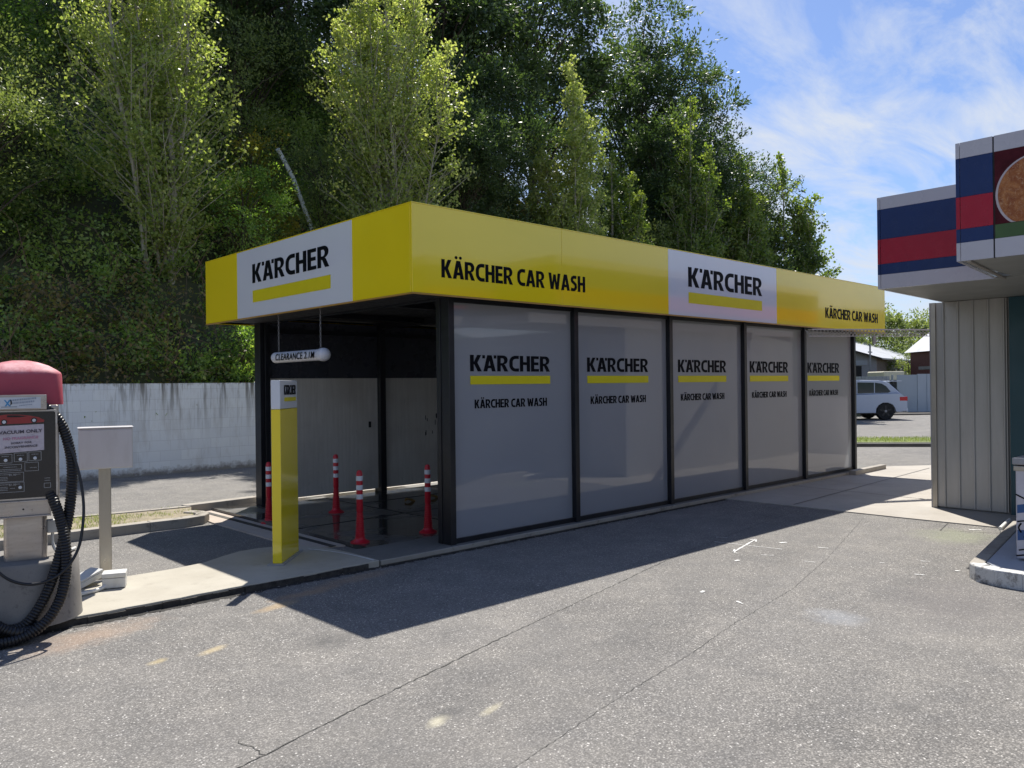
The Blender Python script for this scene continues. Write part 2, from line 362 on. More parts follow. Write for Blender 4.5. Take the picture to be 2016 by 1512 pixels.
def resample(P, step):
    out = [P[0]]; acc = 0
    for a, b in zip(P, P[1:]):
        l = (b-a).length
        if l < 1e-9: continue
        t = step-acc
        while t <= l: out.append(a.lerp(b, t/l)); t += step
        acc = (acc+l) % step
    return out

# ---------------------------------------------------------------- lettering
def stroke(path, w_):
    n = len(path); Lf = []; Rt = []
    for i, p in enumerate(path):
        a = path[max(i-1, 0)]; b = path[min(i+1, n-1)]
        dx, dy = b[0]-a[0], b[1]-a[1]; l = math.hypot(dx, dy); nx, ny = -dy/l*w_/2, dx/l*w_/2
        Lf.append((p[0]+nx, p[1]+ny)); Rt.append((p[0]-nx, p[1]-ny))
    return Lf+Rt[::-1]
def arc(cx_, cy_, rx, ry, a0, a1, n=8):
    return [(cx_+rx*math.cos(R(a0+(a1-a0)*i/n)), cy_+ry*math.sin(R(a0+(a1-a0)*i/n))) for i in range(n+1)]
GL = {}
GL['K'] = (.66, [[(0, 0), (0, 1), (.205, 1), (.205, .60), (.235, .60), (.41, 1), (.63, 1), (.415, .53), (.66, 0), (.43, 0), (.235, .43), (.205, .43), (.205, 0)]])
GL['A'] = (.72, [[(0, 0), (.235, 1), (.485, 1), (.72, 0), (.50, 0), (.455, .2), (.265, .2), (.22, 0)], [(.30, .36), (.42, .36), (.36, .70)]])
GL['H'] = (.64, [[(0, 0), (0, 1), (.205, 1), (.205, .60), (.435, .60), (.435, 1), (.64, 1), (.64, 0), (.435, 0), (.435, .42), (.205, .42), (.205, 0)]])
GL['E'] = (.52, [[(0, 0), (0, 1), (.51, 1), (.51, .825), (.205, .825), (.205, .60), (.48, .60), (.48, .425), (.205, .425), (.205, .175), (.52, .175), (.52, 0)]])
GL['R'] = (.66, [[(0, 0), (0, 1), (.36, 1)]+arc(.36, .72, .27, .28, 80, -80, 10)[0:]+[(.47, .40), (.66, 0), (.43, 0), (.27, .36), (.205, .36), (.205, 0)], [(.205, .52), (.32, .52)]+arc(.32, .675, .10, .155, -80, 80, 6)+[(.32, .83), (.205, .83)]])
GL['C'] = (.60, [stroke([(.60, .90), (.46, .905)]+arc(.40, .60, .29, .305, 90, 180, 9)+[(.11, .5)]+arc(.40, .40, .29, .305, 180, 270, 9)+[(.46, .095), (.60, .10)], .20)])
GL['S'] = (.56, [stroke([(.50, .89), (.38, .905), (.27, .90), (.16, .84), (.115, .74), (.14, .635), (.24, .565), (.34, .505), (.43, .43), (.455, .30), (.41, .17), (.30, .10), (.18, .095), (.04, .125)], .195)])
GL['W'] = (.96, [[(0, 1), (.21, 1), (.30, .36), (.385, .92), (.575, .92), (.66, .36), (.75, 1), (.96, 1), (.80, 0), (.575, 0), (.48, .56), (.385, 0), (.16, 0)]])
def lettering(name, text, logo, x0, x1, z0, z1, frame, mat, parent, proud=.002):
    """text laid out between x0..x1 (along frame X) and cap height z0..z1 (frame Y)"""
    sp = .068; x = 0; polys = []
    for ch in text:
        if ch == ' ': x += .26; continue
        gch = 'A' if ch == 'Ä' else ch
        wd, ps = GL[gch]
        if ch == 'Ä' and logo: x += .03
        polys += [[(px+x, py) for px, py in p] for p in ps]
        if ch == 'Ä':
            if logo:
                for a in (-.055, .615): polys.append([(x+a, .80), (x+a, 1), (x+a+.15, 1), (x+a+.15, .80)])
            else:
                for a in (.22, .50): polys.append(arc(x+a, 1.17, .085, .085, 0, 337, 15))
        x += wd+sp+(.03 if ch == 'Ä' and logo else 0)
    W_ = x-sp; sx_ = (x1-x0)/W_; sz_ = z1-z0
    cu = bpy.data.curves.new(name, 'CURVE'); cu.dimensions = '2D'; cu.fill_mode = 'BOTH'; cu.extrude = .0015
    for p in polys:
        s_ = cu.splines.new('POLY'); s_.points.add(len(p)-1); s_.use_cyclic_u = True
        for q, (px, py) in zip(s_.points, p): q.co = (x0+px*sx_, z0+py*sz_, 0, 1)
    return curve_to_mesh(cu, name, frame, mat, parent, proud)
def curve_to_mesh(cu, name, frame, mat, parent, proud=.002):
    tmp = bpy.data.objects.new('tmp', cu); COL.objects.link(tmp)
    dg = bpy.context.evaluated_depsgraph_get(); dg.update()
    me = bpy.data.meshes.new_from_object(tmp.evaluated_get(dg)); COL.objects.unlink(tmp); bpy.data.objects.remove(tmp)
    me.transform(Matrix.Translation((0, 0, proud))); me.transform(frame)
    me.materials.clear(); me.materials.append(MT[mat] if isinstance(mat, str) else mat); me.name = name
    o = bpy.data.objects.new(name, me); COL.objects.link(o)
    if parent: o.parent = parent
    return o
def text(name, body, x, z, size, frame, mat, parent, align='LEFT', bold=0., shear=0., sx=1., proud=.002):
    cu = bpy.data.curves.new(name, 'FONT'); cu.body = body; cu.size = size; cu.align_x = align; cu.offset = bold; cu.shear = shear; cu.extrude = .0006; cu.space_character = 1.0 if not shear else 1.08
    return curve_to_mesh(cu, name, frame @ Matrix.Translation((x, z, 0)) @ Matrix.Diagonal((sx, 1, 1, 1)), mat, parent, proud)
def wallframe(origin, xdir, ydir=(0, 0, 1)):
    X = Vector(xdir).normalized(); Y = Vector(ydir).normalized(); Z = X.cross(Y)
    m = Matrix((X, Y, Z)).transposed().to_4x4(); m.translation = Vector(origin); return m
def plate(frame, x0, x1, y0, y1, t0, t1, mb, mi=0):
    return mb.box(x0, x1, y0, y1, t0, t1, mi, frame)

# ================================================================ GROUND
GZ = -.06
mb = MB(); n_ = 60
mb.add([(-300, -300, GZ), (300, -300, GZ), (300, 300, GZ), (-300, 300, GZ)], [(0, 1, 2, 3)])
struct(mb.build('asphalt_ground', 'asphalt'))
random.seed(5)
def wob(a, b, n, j):
    return [(a[0]+(b[0]-a[0])*i/n, a[1]+(b[1]-a[1])*i/n+random.uniform(-j, j)) for i in range(n)]
# raised concrete strip with the totem, cabinet and vacuum on it
front = wob((-9, -.03), (-3.5, -.06), 30, .012)+wob((-3.5, -.06), (-.905, -.07), 20, .010)
strip = front+[(-.905, -.07), (-.905, .40), (-.93, .70), (-1.02, .95), (-1.12, 1.12), (-1.28, 1.24), (-1.45, 1.29), (-1.64, 1.28), (-1.85, 1.18), (-2.1, 1.03), (-2.4, .98), (-9, .97)]
struct(MB().prism(strip, GZ-.1, 0).build('concrete_strip', 'conc', bevel=.008))
# slab below the wash bay
fl = [(-.895, -.07)]+wob((-.895, -.07), (10.3, -.07), 40, .008)+[(10.3, -.07), (10.3, 4.36), (-.62, 4.36), (-.62, .95), (-.895, .75)]
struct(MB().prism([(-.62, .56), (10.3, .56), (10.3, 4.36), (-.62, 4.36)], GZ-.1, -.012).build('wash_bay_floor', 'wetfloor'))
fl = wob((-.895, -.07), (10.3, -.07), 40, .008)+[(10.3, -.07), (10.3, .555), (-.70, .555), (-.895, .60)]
struct(MB().prism(fl, GZ-.1, -.009).build('bay_kerb_slab', concrete('shaded_slab_concrete', (.13, .125, .115), (.19, .185, .17), (.07, .065, .06), spots=.5), bevel=.006))  # darker concrete copy, the slab's shade is put into its colour
struct(MB().box(-.895, 10.3, -.088, -.062, GZ+.012, -.005).build('slab_lip', 'kerb', bevel=.004))
mb = MB(); random.seed(8)
for (x, y, x2, y2) in [(-.6, 2.05, 9, 2.1), (.9, .95, 9, .95), (.9, 3.2, 9, 3.2)]: mb.box(x, x2, y, y+.012, -.0125, -.008)
for x in (.9, 3.2, 5.6): mb.box(x, x+.012, .6, 4.0, -.0125, -.0075)
struct(mb.build('floor_joints', 'black'))
# gutter and drain at the bay mouth
struct(MB().prism([(-1.02, 1.12), (-.63, .97), (-.63, 4.36), (-.95, 4.30), (-1.02, 3.4)], GZ-.05, -.045).build('bay_gutter', 'gutter'))
mb = MB().box(-.79, -.72, 1.0, 4.25, -.045, -.041)
struct(mb.build('drain_channel', plain('dark_drain_grating', (.04, .038, .035), .7)))
mb = MB(); random.seed(14)
for (a, b) in zip(front, front[1:]):
    if b[0] < -6 or b[0] <= a[0]: continue
    mb.box(a[0], b[0]-.0005, min(a[1], b[1])-.006-random.uniform(0, .008), max(a[1], b[1])+.01, GZ, -.010-random.uniform(0, .012))
struct(mb.build('kerb_face', plain('dark_kerb_face', (.045, .04, .035), .9, var=.5, nscale=20)))  # dark boards put crevice shade and grime on the strip's front edge
# white painted joint on the strip
mb = MB(); pts = [(-1.12, .86), (-1.06, .72), (-1.02, .60), (-.985, .45), (-.965, .30), (-.955, .15), (-.95, 0), (-.955, -.055)]
for a, b in zip(pts, pts[1:]): mb.add([(a[0]-.014, a[1], .004), (a[0]+.014, a[1], .004), (b[0]+.014, b[1], .004), (b[0]-.014, b[1], .004)], [(0, 1, 2, 3)])
struct(mb.build('painted_line', 'wpaint'))
# pale apron between wash and shop
struct(MB().prism([(4.94, -.6), (4.95, -2.4), (5.02, -4.2), (12.5, -4.2), (12.6, -1.4), (10.9, -.1), (10.5, .1), (4.93, -.045)], GZ-.05, GZ+.012).build('concrete_apron', concrete('sunlit_apron_concrete', (.34, .31, .27), (.44, .41, .36), (.26, .23, .19))))
mb = MB()
for a, b in [((5.02, -1.06), (10.9, -.72)), ((6.85, -.08), (6.66, -2.4)), ((8.9, -.2), (8.8, -2.6))]:
    v_ = Vector((b[0]-a[0], b[1]-a[1], 0)).normalized(); nn = Vector((-v_.y, v_.x, 0))*.007
    A_, B_ = Vector((*a, GZ+.0165)), Vector((*b, GZ+.0165)); mb.add([A_-nn, B_-nn, B_+nn, A_+nn], [(0, 1, 2, 3)])
struct(mb.build('apron_joints', 'black'))
struct(MB().prism([(8.9, -.21), (10.3, -.17), (10.3, -.05), (8.9, -.09)], GZ, .03).build('kerb_stub', 'kerb', bevel=.01))
# kerbed median on the left
def kerb(poly_out, width, z0, z1, name, mat='kerb'):
    mbk = MB()
    for (a, b) in zip(poly_out, poly_out[1:]):
        A_, B_ = Vector(a), Vector(b); t = (B_-A_).normalized(); nn = Vector((-t.y, t.x))*width
        mbk.prism([tuple(A_), tuple(B_+t*.002), tuple(B_+nn+t*.002), tuple(A_+nn)], z0, z1)
    return struct(mbk.build(name, mat, bevel=.012))
med_front = [(-9, 3.36), (-2.6, 3.40), (-1.75, 3.40), (-1.35, 3.38), (-1.1, 3.44), (-.97, 3.60), (-.95, 3.8), (-1.05, 3.98)]
kerb(med_front, .15, GZ-.05, .05, 'median_kerb')
kerb([(-9, 4.62), (-2.33, 4.56), (-1.4, 4.42), (-.9, 4.36)][::1], .10, GZ-.05, .045, 'median_back_kerb')
struct(MB().prism([(-9, 3.50), (-1.3, 3.53), (-1.1, 3.75), (-1.05, 4.0), (-.9, 4.36), (-1.4, 4.42), (-2.33, 4.55), (-9, 4.61)], GZ-.05, .03).build('median_soil', 'dirtg'))
kerb([(-.95, 4.39), (.1, 4.48), (5, 4.50), (10.4, 4.50)], .16, GZ-.05, .055, 'lane_kerb')
struct(MB().box(.05, 10.4, 4.365, 4.475, GZ-.05, -.02).build('light_edge_strip', concrete('bright_edge_concrete', (.55, .52, .46), (.62, .6, .55), (.4, .38, .33))))
# seams in the asphalt
def ribbon(mbk, pts, wid, z, jit=.006, step=.03):
    P = resample([Vector((x, y, z)) for x, y in pts], step); prev = None
    for i, p in enumerate(P):
        q = P[min(i+1, len(P)-1)]; a = P[max(i-1, 0)]; t = (q-a)
        if t.length < 1e-6: continue
        t.normalize(); nn = Vector((-t.y, t.x, 0)); off = nn*random.uniform(-jit, jit); wv = wid*random.uniform(.35, 1.2)
        cur = (p+off-nn*wv/2, p+off+nn*wv/2)
        if prev: mbk.add([prev[0], cur[0], cur[1], prev[1]], [(0, 1, 2, 3)])
        prev = cur
random.seed(3)
mb = MB()
ribbon(mb, [(-6, -.09), (-3.5, -.105), (-.905, -.105), (4.9, -.10)], .075, GZ+.0025, .018, .025)
ribbon(mb, [(-6, -.08), (-3.5, -.095), (-.905, -.095), (4.9, -.09)], .035, GZ+.0035, .008, .03)
struct(mb.build('kerb_crevice_line', plain('black_kerb_crevice', (.03, .028, .025), .9)))  # black ribbons paint the crevice's shade, with dirt, along the kerb foot
mb = MB()
ribbon(mb, [(-4.6, -3.16), (-3.545, -2.916), (-3.412, -2.885), (-2.866, -2.731), (-2.182, -2.568), (-1.448, -2.39)], .009, GZ+.003)
ribbon(mb, [(-1.448, -2.39), (-.353, -2.145), (1.46, -1.734), (3.524, -1.437), (4.9, -1.25)], .006, GZ+.003)
ribbon(mb, [(-3.412, -2.885), (-3.41, -2.78), (-3.43, -2.70), (-3.428, -2.629)], .008, GZ+.003, .012)
ribbon(mb, [(-2.8, -3.78), (-2.504, -3.727), (-1.854, -3.601), (-1.053, -3.484), (-.144, -3.312), (.95, -3.155), (2.2, -2.85)], .0035, GZ+.003)
ribbon(mb, [(2.2, -2.85), (4.664, -2.142)], .003, GZ+.003)
ribbon(mb, [(4.41, -3.09), (4.97, -2.99), (5.05, -3.48), (4.68, -3.61), (4.41, -3.09)], .010, GZ+.003, .003)
struct(mb.build('pavement_cracks', 'black'))
mb = MB()
for a, b, wd in [((1.847, -2.073), (2.592, -1.892), .022), ((1.847, -2.073), (1.836, -2.15), .02), ((1.847, -2.073), (2.0, -2.0), .02), ((2.592, -1.892), (2.50, -1.86), .02), ((2.592, -1.892), (2.46, -1.97), .02), ((2.181, -1.655), (2.305, -2.345), .014),
   ((2.406, -1.53), (2.477, -1.646), .014), ((2.589, -2.165), (2.667, -2.208), .05), ((1.928, -2.326), (1.993, -2.428), .015), ((1.526, -2.289), (1.596, -2.3), .05), ((2.635, -2.55), (2.663, -2.651), .016),
   ((1.962, -2.745), (1.981, -2.857), .016), ((2.372, -3.264), (2.388, -3.312), .02), ((2.686, -3.502), (2.727, -3.575), .018), ((2.123, -3.655), (2.156, -3.741), .02), ((2.443, -3.602), (2.464, -3.624), .02), ((2.497, -3.854), (2.518, -3.904), .03),
   ((.325, -3.029), (.288, -3.112), .02), ((.353, -2.696), (.428, -2.684), .025), ((4.678, -3.299), (4.745, -3.416), .05)]:
    ribbon(mb, [a, b], wd, GZ+.004, .002, .02)
struct(mb.build('survey_paint_marks', 'wpaint'))
# loose grit along the kerb and over the asphalt
random.seed(11); mb = MB()
for i in range(520):
    if i < 300: x = random.uniform(-4.5, 4); y = -.075-abs(random.gauss(0, .05)); z = GZ
    else: x = random.uniform(-4, 5); y = random.uniform(-4, -.2); z = GZ
    s_ = random.uniform(.003, .011) if i < 300 else random.uniform(.002, .007)
    a = random.uniform(0, 6.28); pts = [Vector((x+s_*math.cos(a+k*2.1)*random.uniform(.6, 1.2), y+s_*math.sin(a+k*2.1)*random.uniform(.6, 1.2), z+.001)) for k in range(3)]
    tp = Vector((x, y, z+s_*.8)); mb.add(pts+[tp], [(0, 1, 3), (1, 2, 3), (2, 0, 3)], random.choice((0, 0, 1)))
stuff(mb.build('loose_grit', ['kerb', 'black']), 'loose grit and crumbs along the kerb edge', 'grit')
# grass strip in the yard behind
far_k = MB().prism([(12.6, 5.2), (15.08, 2.45), (16.15, 1.10), (19.5, -3), (21.0, -2.2), (18.1, 1.8), (16.97, 3.27), (14.0, 6.5)], GZ-.05, .03)
struct(far_k.build('yard_kerb', concrete('dark_kerb', (.10, .095, .085), (.16, .15, .13), (.05, .05, .05)), bevel=.02))
gsoil = struct(MB().prism([(12.9, 5.2), (15.3, 2.55), (16.35, 1.25), (19.7, -2.8), (20.7, -2.2), (17.9, 1.75), (16.8, 3.1), (14.0, 6.1)], .02, .04).build('grass_strip', plain('lit_grass_base', (.15, .19, .05), .9, var=.3, nscale=8)))

# ================================================================ CAR WASH
PITCH = 1.8738; PW = .070; LEN = 9.424; ZB, ZT = 2.4814, 3.3171; FX0, FX1, FY0, FY1 = -.6164, 10.166, -.233, 4.503
wash = thing('car_wash_building', 'long dark-framed car wash with a yellow and white fascia and frosted panels', 'car wash')
for k in range(6):
    x = k*PITCH
    MB().box(x, x+PW, 0, .135, -.01, ZB+.1).build('post', 'frame', wash, bevel=.003)
MB().box(-.01, .075, .135, .20, -.01, ZB+.1).build('corner_post', 'frame', wash, bevel=.003)
fw = wallframe((0, .065, 0), (1, 0, 0))   # plane Y=.10, normal -Y
offs = [(.361, 1.552), (.323, 1.516), (.308, 1.508), (.292, 1.473), (.265, 1.455)]
offs = [(.328, 1.519), (.287, 1.478), (.270, 1.464), (.250, 1.425), (.215, 1.393)]
for k in range(5):
    x0, x1 = k*PITCH+PW, (k+1)*PITCH
    p = MB().box(x0, x1, .065, .08, .04, ZB+.02).build('glass_panel', 'glass', wash)
    a, b = offs[k]
    lettering('logo', 'KÄRCHER', True, k*PITCH+a, k*PITCH+b, 1.748, 1.920, fw, 'ink', p)
    plate(fw, k*PITCH+a, k*PITCH+b+.003, 1.611, 1.701, .0008, .004, MB()).build('accent_bar', 'yvinyl', p)
    lettering('lettering', 'KÄRCHER CAR WASH', False, k*PITCH+a+.057, k*PITCH+b-.055, 1.360, 1.452, fw, 'ink', p)
    MB().box(x0, x1, .035, .10, -.01, .04).build('bottom_rail', 'frame', wash)
    MB().box(x0, x1, .03, .062, ZB-.03, ZB+.02).build('head_rail', 'frame', wash)
# opposite wall seen through the bay mouth
for k in range(6):
    x = k*PITCH; MB().box(x, x+(.10 if k else .07), 4.02, 4.20, -.01, ZB+.1).build('post', 'frame', wash, bevel=.003)
MB().box(-.06, -.005, 4.05, 4.22, -.01, ZB+.1).build('corner_post', 'frame', wash, bevel=.003)
for k in range(5):
    x0, x1 = k*PITCH+.105, (k+1)*PITCH-.01
    if k == 0: x0 = .08
    MB().box(x0, x1, 4.09, 4.11, .042, 1.73).build('splash_panel', 'stainless', wash)
    MB().box(x0, x1, 4.085, 4.115, 1.73, ZB+.05).build('upper_wall_panel', 'black_panel', wash)
    MB().box(x0, x1, 4.055, 4.085, 2.36, 2.42).build('wall_rail', 'frame', wash)
MB().box(1.70, 1.735, 4.075, 4.09, .98, 1.07).build('switch_plate', 'black', wash)
random.seed(4)
for i in range(9):
    mb = MB()
    z = random.uniform(.75, 1.1); x = random.uniform(2.75, 3.05); ln = random.uniform(.03, .09)
    mb.box(x, x+.012, 4.086, 4.0885, z, z+ln)
    mb.build('smear_mark', 'black', wash)
MB().tube(smooth_path([(.03, .26, ZB-.02), (.05, .24, ZB-.12), (.04, .22, ZB-.3), (.03, .215, 1.8), (.03, .215, .6), (.03, .215, 0)], 6), .009, 8).build('cable', 'black', wash, smooth=True)
# ceiling, roof and fascia
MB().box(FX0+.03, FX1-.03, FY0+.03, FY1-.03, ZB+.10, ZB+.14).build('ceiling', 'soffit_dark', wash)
mb = MB()
for k in range(6): mb.box(k*PITCH, k*PITCH+.08, .14, 4.05, ZB+.0, ZB+.095)
mb.box(-.35, 9.4, 1.2, 1.28, ZB+.02, ZB+.09).box(-.35, 9.4, 2.9, 2.98, ZB+.02, ZB+.09)
mb.build('ceiling_beams', 'frame', wash)
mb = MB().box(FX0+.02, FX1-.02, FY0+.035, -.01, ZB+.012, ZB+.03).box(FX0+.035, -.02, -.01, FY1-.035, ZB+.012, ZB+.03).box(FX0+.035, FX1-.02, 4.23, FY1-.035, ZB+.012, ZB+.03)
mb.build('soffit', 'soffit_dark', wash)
MB().box(FX0+.03, FX1-.03, FY0+.03, FY1-.03, ZT-.12, ZT-.08).build('roof', 'galv', wash)
def fascia_seg(x0, x1, mat, name='fascia_panel'):
    return MB().box(x0, x1, FY0, FY0+.03, ZB, ZT).build(name, mat, wash, bevel=.002)
f1 = fascia_seg(FX0, 1.42, 'yellow'); f1b = fascia_seg(1.423, 3.407, 'yellow'); f2 = fascia_seg(3.409, 6.161, 'white_panel'); f3 = fascia_seg(6.163, FX1, 'yellow')
def fascia_y(y0, y1, mat): return MB().box(FX0, FX0+.03, y0, y1, ZB, ZT).build('fascia_panel', mat, wash, bevel=.002)
fascia_y(FY0+.032, .801, 'yellow'); g2 = fascia_y(.803, 3.515, 'white_panel'); fascia_y(3.517, FY1, 'yellow')
MB().box(FX1-.03, FX1, FY0+.032, FY1, ZB, ZT).build('fascia_panel', 'yellow', wash); MB().box(FX0+.032, FX1-.032, FY1-.03, FY1, ZB, ZT).build('fascia_panel', 'yellow', wash)
mb = MB().box(FX0-.006, FX1+.006, FY0-.006, FY0+.02, ZB-.016, ZB-.002).box(FX0-.006, FX0+.02, FY0+.02, FY1, ZB-.016, ZB-.002)
mb.build('edge_trim', 'trim', wash)
mb = MB().box(FX0-.002, FX1, FY0-.002, FY0+.02, ZT+.001, ZT+.010).box(FX0-.002, FX0+.02, FY0+.02, FY1, ZT+.001, ZT+.010)
mb.build('cap_trim', 'yellow', wash)
ff = wallframe((0, FY0, 0), (1, 0, 0))
lettering('lettering', 'KÄRCHER CAR WASH', False, -.271, 1.805, 2.645, 2.822, ff, 'ink', f1)
lettering('logo', 'KÄRCHER', True, 3.846, 5.728, 2.868, 3.128, ff, 'ink', f2)
plate(ff, 3.850, 5.722, 2.652, 2.795, .0008, .004, MB()).build('accent_bar', 'yvinyl', f2)
lettering('lettering', 'KÄRCHER CAR WASH', False, 7.757, 9.836, 2.650, 2.822, ff, 'ink', f3)
fs_ = wallframe((FX0, 0, 0), (0, -1, 0))  # normal -X, X axis = -Y
lettering('logo', 'KÄRCHER', True, -3.079, -1.253, 2.893, 3.125, fs_, 'ink', g2)
plate(fs_, -3.072, -1.228, 2.655, 2.800, .0008, .004, MB()).build('accent_bar', 'yvinyl', g2)

# clearance bar
cb = thing('clearance_bar', 'white clearance tube hanging on two chains in the bay mouth', 'clearance bar', (-.48, 2.18, 1.965))
mb = MB(); prof = [(.001, -.625)]+[(.068*math.sin(R(a)), -.56-.065*math.cos(R(a))) for a in (20, 45, 70, 90)]+[(.065, -.5), (.065, .5), (.072, .505), (.075, .56)]+[(.075*math.cos(R(a)), .56+.075*math.sin(R(a))) for a in (20, 45, 70, 85)]
mat_y = Matrix.Rotation(R(90), 4, 'X')   # z -> -y
mb.lathe(prof, n=24, mat=mat_y); mb.build('tube', 'bluew', cb, smooth=True)
cu_f = wallframe((-.066, 0, 0), (0, -1, 0))
text('lettering', 'CLEARANCE 2.1M', -.0, -.038, .110, cu_f, 'ink', cb, 'CENTER', .0012, .18, 1.0, .004)
for y in (.50, -.49):
    mb = MB(); z = .06; k = 0
    while z < .52:
        a = (k % 2)*R(90); cx_ = .007*math.cos(a), .007*math.sin(a)
        pts = [(math.cos(a)*.008*math.cos(t), y+math.sin(a)*.008*math.cos(t), z+.018+.018*math.sin(t)) for t in [i*math.pi/4 for i in range(9)]]
        mb.tube(pts, .0028, 5, caps=False); z += .031; k += 1
    mb.build('chain', 'chain', cb)

# totem
tx = Vector((.69, .72, 0)).normalized()
tot = thing('totem_sign', 'slim yellow totem with white top and small logo on the concrete strip', 'sign', (-1.635, .395, 0), math.atan2(tx.y, tx.x))
MB().box(-.035, .62, -.02, .125, .001, .014).build('base_plate', 'galv', tot)
MB().box(0, .555, .004, .088, .014, 1.405).build('lower_body', 'yellow', tot, bevel=.004)
top_ = MB().box(0, .555, .004, .088, 1.407, 1.668).build('top_panel', 'white_panel', tot, bevel=.004)
tf = wallframe((0, .004, 0), (1, 0, 0))
lettering('logo', 'KÄRCHER', True, .12, .50, 1.535, 1.625, tf, 'ink', top_)
plate(tf, .13, .50, 1.475, 1.51, .0008, .004, MB()).build('accent_bar', 'yvinyl', top_)

# bollards
def bollard(label, loc):
    t = thing('lane_bollard', label, 'bollard', loc, 0, 'red lane bollards at the bay mouth')
    prof = [(.100, 0), (.100, .012), (.064, .03), (.052, .045)]
    z = .05
    for i in range(11):
        rr = .051-i*.0016; prof += [(rr, z), (rr, z+.012), (rr-.008, z+.015), (rr-.008, z+.021)]; z += .024
    prof += [(.034, z+.01), (.033, .70), (.030, .725), (.019, .745), (.001, .75)]
    MB().lathe(prof, n=20).build('body', 'red_plastic', t, smooth=True)
    for zz_ in (.45, .545, .64): MB().lathe([(.0335, zz_), (.0352, zz_+.001), (.0352, zz_+.050), (.0335, zz_+.051)], n=20, cap=False).build('reflective_band', 'reflector', t, smooth=True)
    return t
b0 = bollard('red white-banded bollard on wet floor in front of the stainless wall', (.333, 2.763, -.011))
dup(b0, (-.544, .825, -.011), 1, 'nearest red white-banded bollard, standing right beside the yellow totem')
dup(b0, (.294, .769, -.011), 2, 'red white-banded bollard beside the dark corner post of the wash')
dup(b0, (-.545, 2.852, -.05), 3, 'red white-banded bollard mostly hidden behind the yellow totem')

# fallen leaves on the floor
for i, (x, y, lb) in enumerate([(1.55, 2.84, 'curled brown leaf lying alone on the wet bay floor'), (2.0, 2.88, 'curled brown leaf beside the far bollard on the bay floor')]):
    P_ = []; F_ = []
    for a in range(7):
        for b in (-1, 0, 1):
            t = a/6; wd = .045*math.sin(math.pi*min(1, t*1.02))+.003
            P_.append((x-.09+t*.18, y+b*wd, -.008+.03*abs(b)+.02*math.sin(t*5)))
    for a in range(6):
        for b in (0, 1): F_.append((a*3+b, a*3+3+b, a*3+4+b, a*3+1+b))
    tag(MB().add(P_, F_).build('fallen_leaf', plain('dead_leaf', (.42, .26, .08), .7)), lb, 'leaf')

# ================================================================ VACUUM
VR = R(-14); V0 = (-3.72, .19, 0)
vac = thing('vacuum_station', 'coin vacuum with faded red dome and stainless body on a round concrete base', 'vacuum station', V0, VR)
MB().lathe([(.375, 0), (.372, .02), (.362, .20), (.352, .41), (.338, .432), (.30, .437)], n=48).build('concrete_base', 'basec', vac, smooth=True)
def rr(x0, x1, y0, y1, r_, n=5):
    o_ = []
    for cx_, cy_, a0 in ((x1-r_, y0+r_, -90), (x1-r_, y1-r_, 0), (x0+r_, y1-r_, 90), (x0+r_, y0+r_, 180)):
        o_ += [(cx_+r_*math.cos(R(a0+90*i/n)), cy_+r_*math.sin(R(a0+90*i/n))) for i in range(n+1)]
    return o_
MB().prism(rr(-.10, .155, -.18, .14, .035), .43, .80).build('column', 'vsteel', vac, smooth=True)
MB().box(-.235, .235, -.20, .13, .80, 1.50).build('cabinet_body', 'vsteel', vac, bevel=.012)
# coin tray
mb = MB().box(-.16, .185, -.235, -.205, .735, .745).box(-.16, .185, -.235, -.205, .84, .85).box(-.16, -.15, -.235, -.205, .745, .84).box(.175, .185, -.235, -.205, .745, .84).box(-.15, .175, -.212, -.205, .745, .84).box(-.15, .175, -.20, -.06, .737, .80)
mb.build('coin_tray', 'vsteel', vac, bevel=.002)
MB().lathe([(.006, 0), (.006, .004)], c=(.02, 0, 0), n=12, mat=Matrix.Translation((0, -.212, .79)) @ Matrix.Rotation(R(90), 4, 'X')).build('lock', 'black', vac)
pb = MB().prism(rr(-.228, .228, .855, 1.468, .02), 0, .012, mat=wallframe((0, -.205, 0), (1, 0, 0))).build('control_panel', 'vsteel', vac, bevel=.002)
vf = wallframe((0, -.217, 0), (1, 0, 0))
blk = plain('printed_black_panel', (.016, .015, .018), .22, coat=.3)
fp = MB().prism(rr(-.216, .216, .867, 1.456, .015), .0005, .0025, mat=vf).build('printed_face', blk, vac)
pw_ = plain('panel_print_grey', (.34, .34, .35), .5)
vf2 = vf @ Matrix.Translation((0, 0, .0028))
def frame_rect(mbk, x0, x1, z0, z1, t=.0025):
    for q in ((x0, x1, z0, z0+t), (x0, x1, z1-t, z1), (x0, x0+t, z0+t, z1-t), (x1-t, x1, z0+t, z1-t)): mbk.box(q[0], q[1], q[2], q[3], 0, .0008, 0, vf2)
def VX(px): return (px-44)/293
def VZ(py): return 1.6-(py-757.5)/297
mb = MB(); mbb = MB()
for (a, b, c_, e) in [(9, 32, 885, 903), (35, 58, 883, 901), (60, 82, 882, 900), (7, 48, 906, 916), (53, 77, 903, 921), (6, 51.5, 922, 941), (7, 52, 942, 962), (86, 98, 947, 957)]: frame_rect(mb, VX(a), VX(b), VZ(e), VZ(c_))
BT = []
for (px, py, r_) in [(21, 897, 3.2), (46, 896, 3.2), (71, 895, 3.2), (45, 953, 3.2), (1, 934, 2.8)]:
    BT.append(MB()); BT[-1].lathe([(r_/293, .0), (r_/293, .0025), (r_/500, .005)], n=14, mat=vf2 @ Matrix.Translation((VX(px), VZ(py), 0)))
random.seed(2)
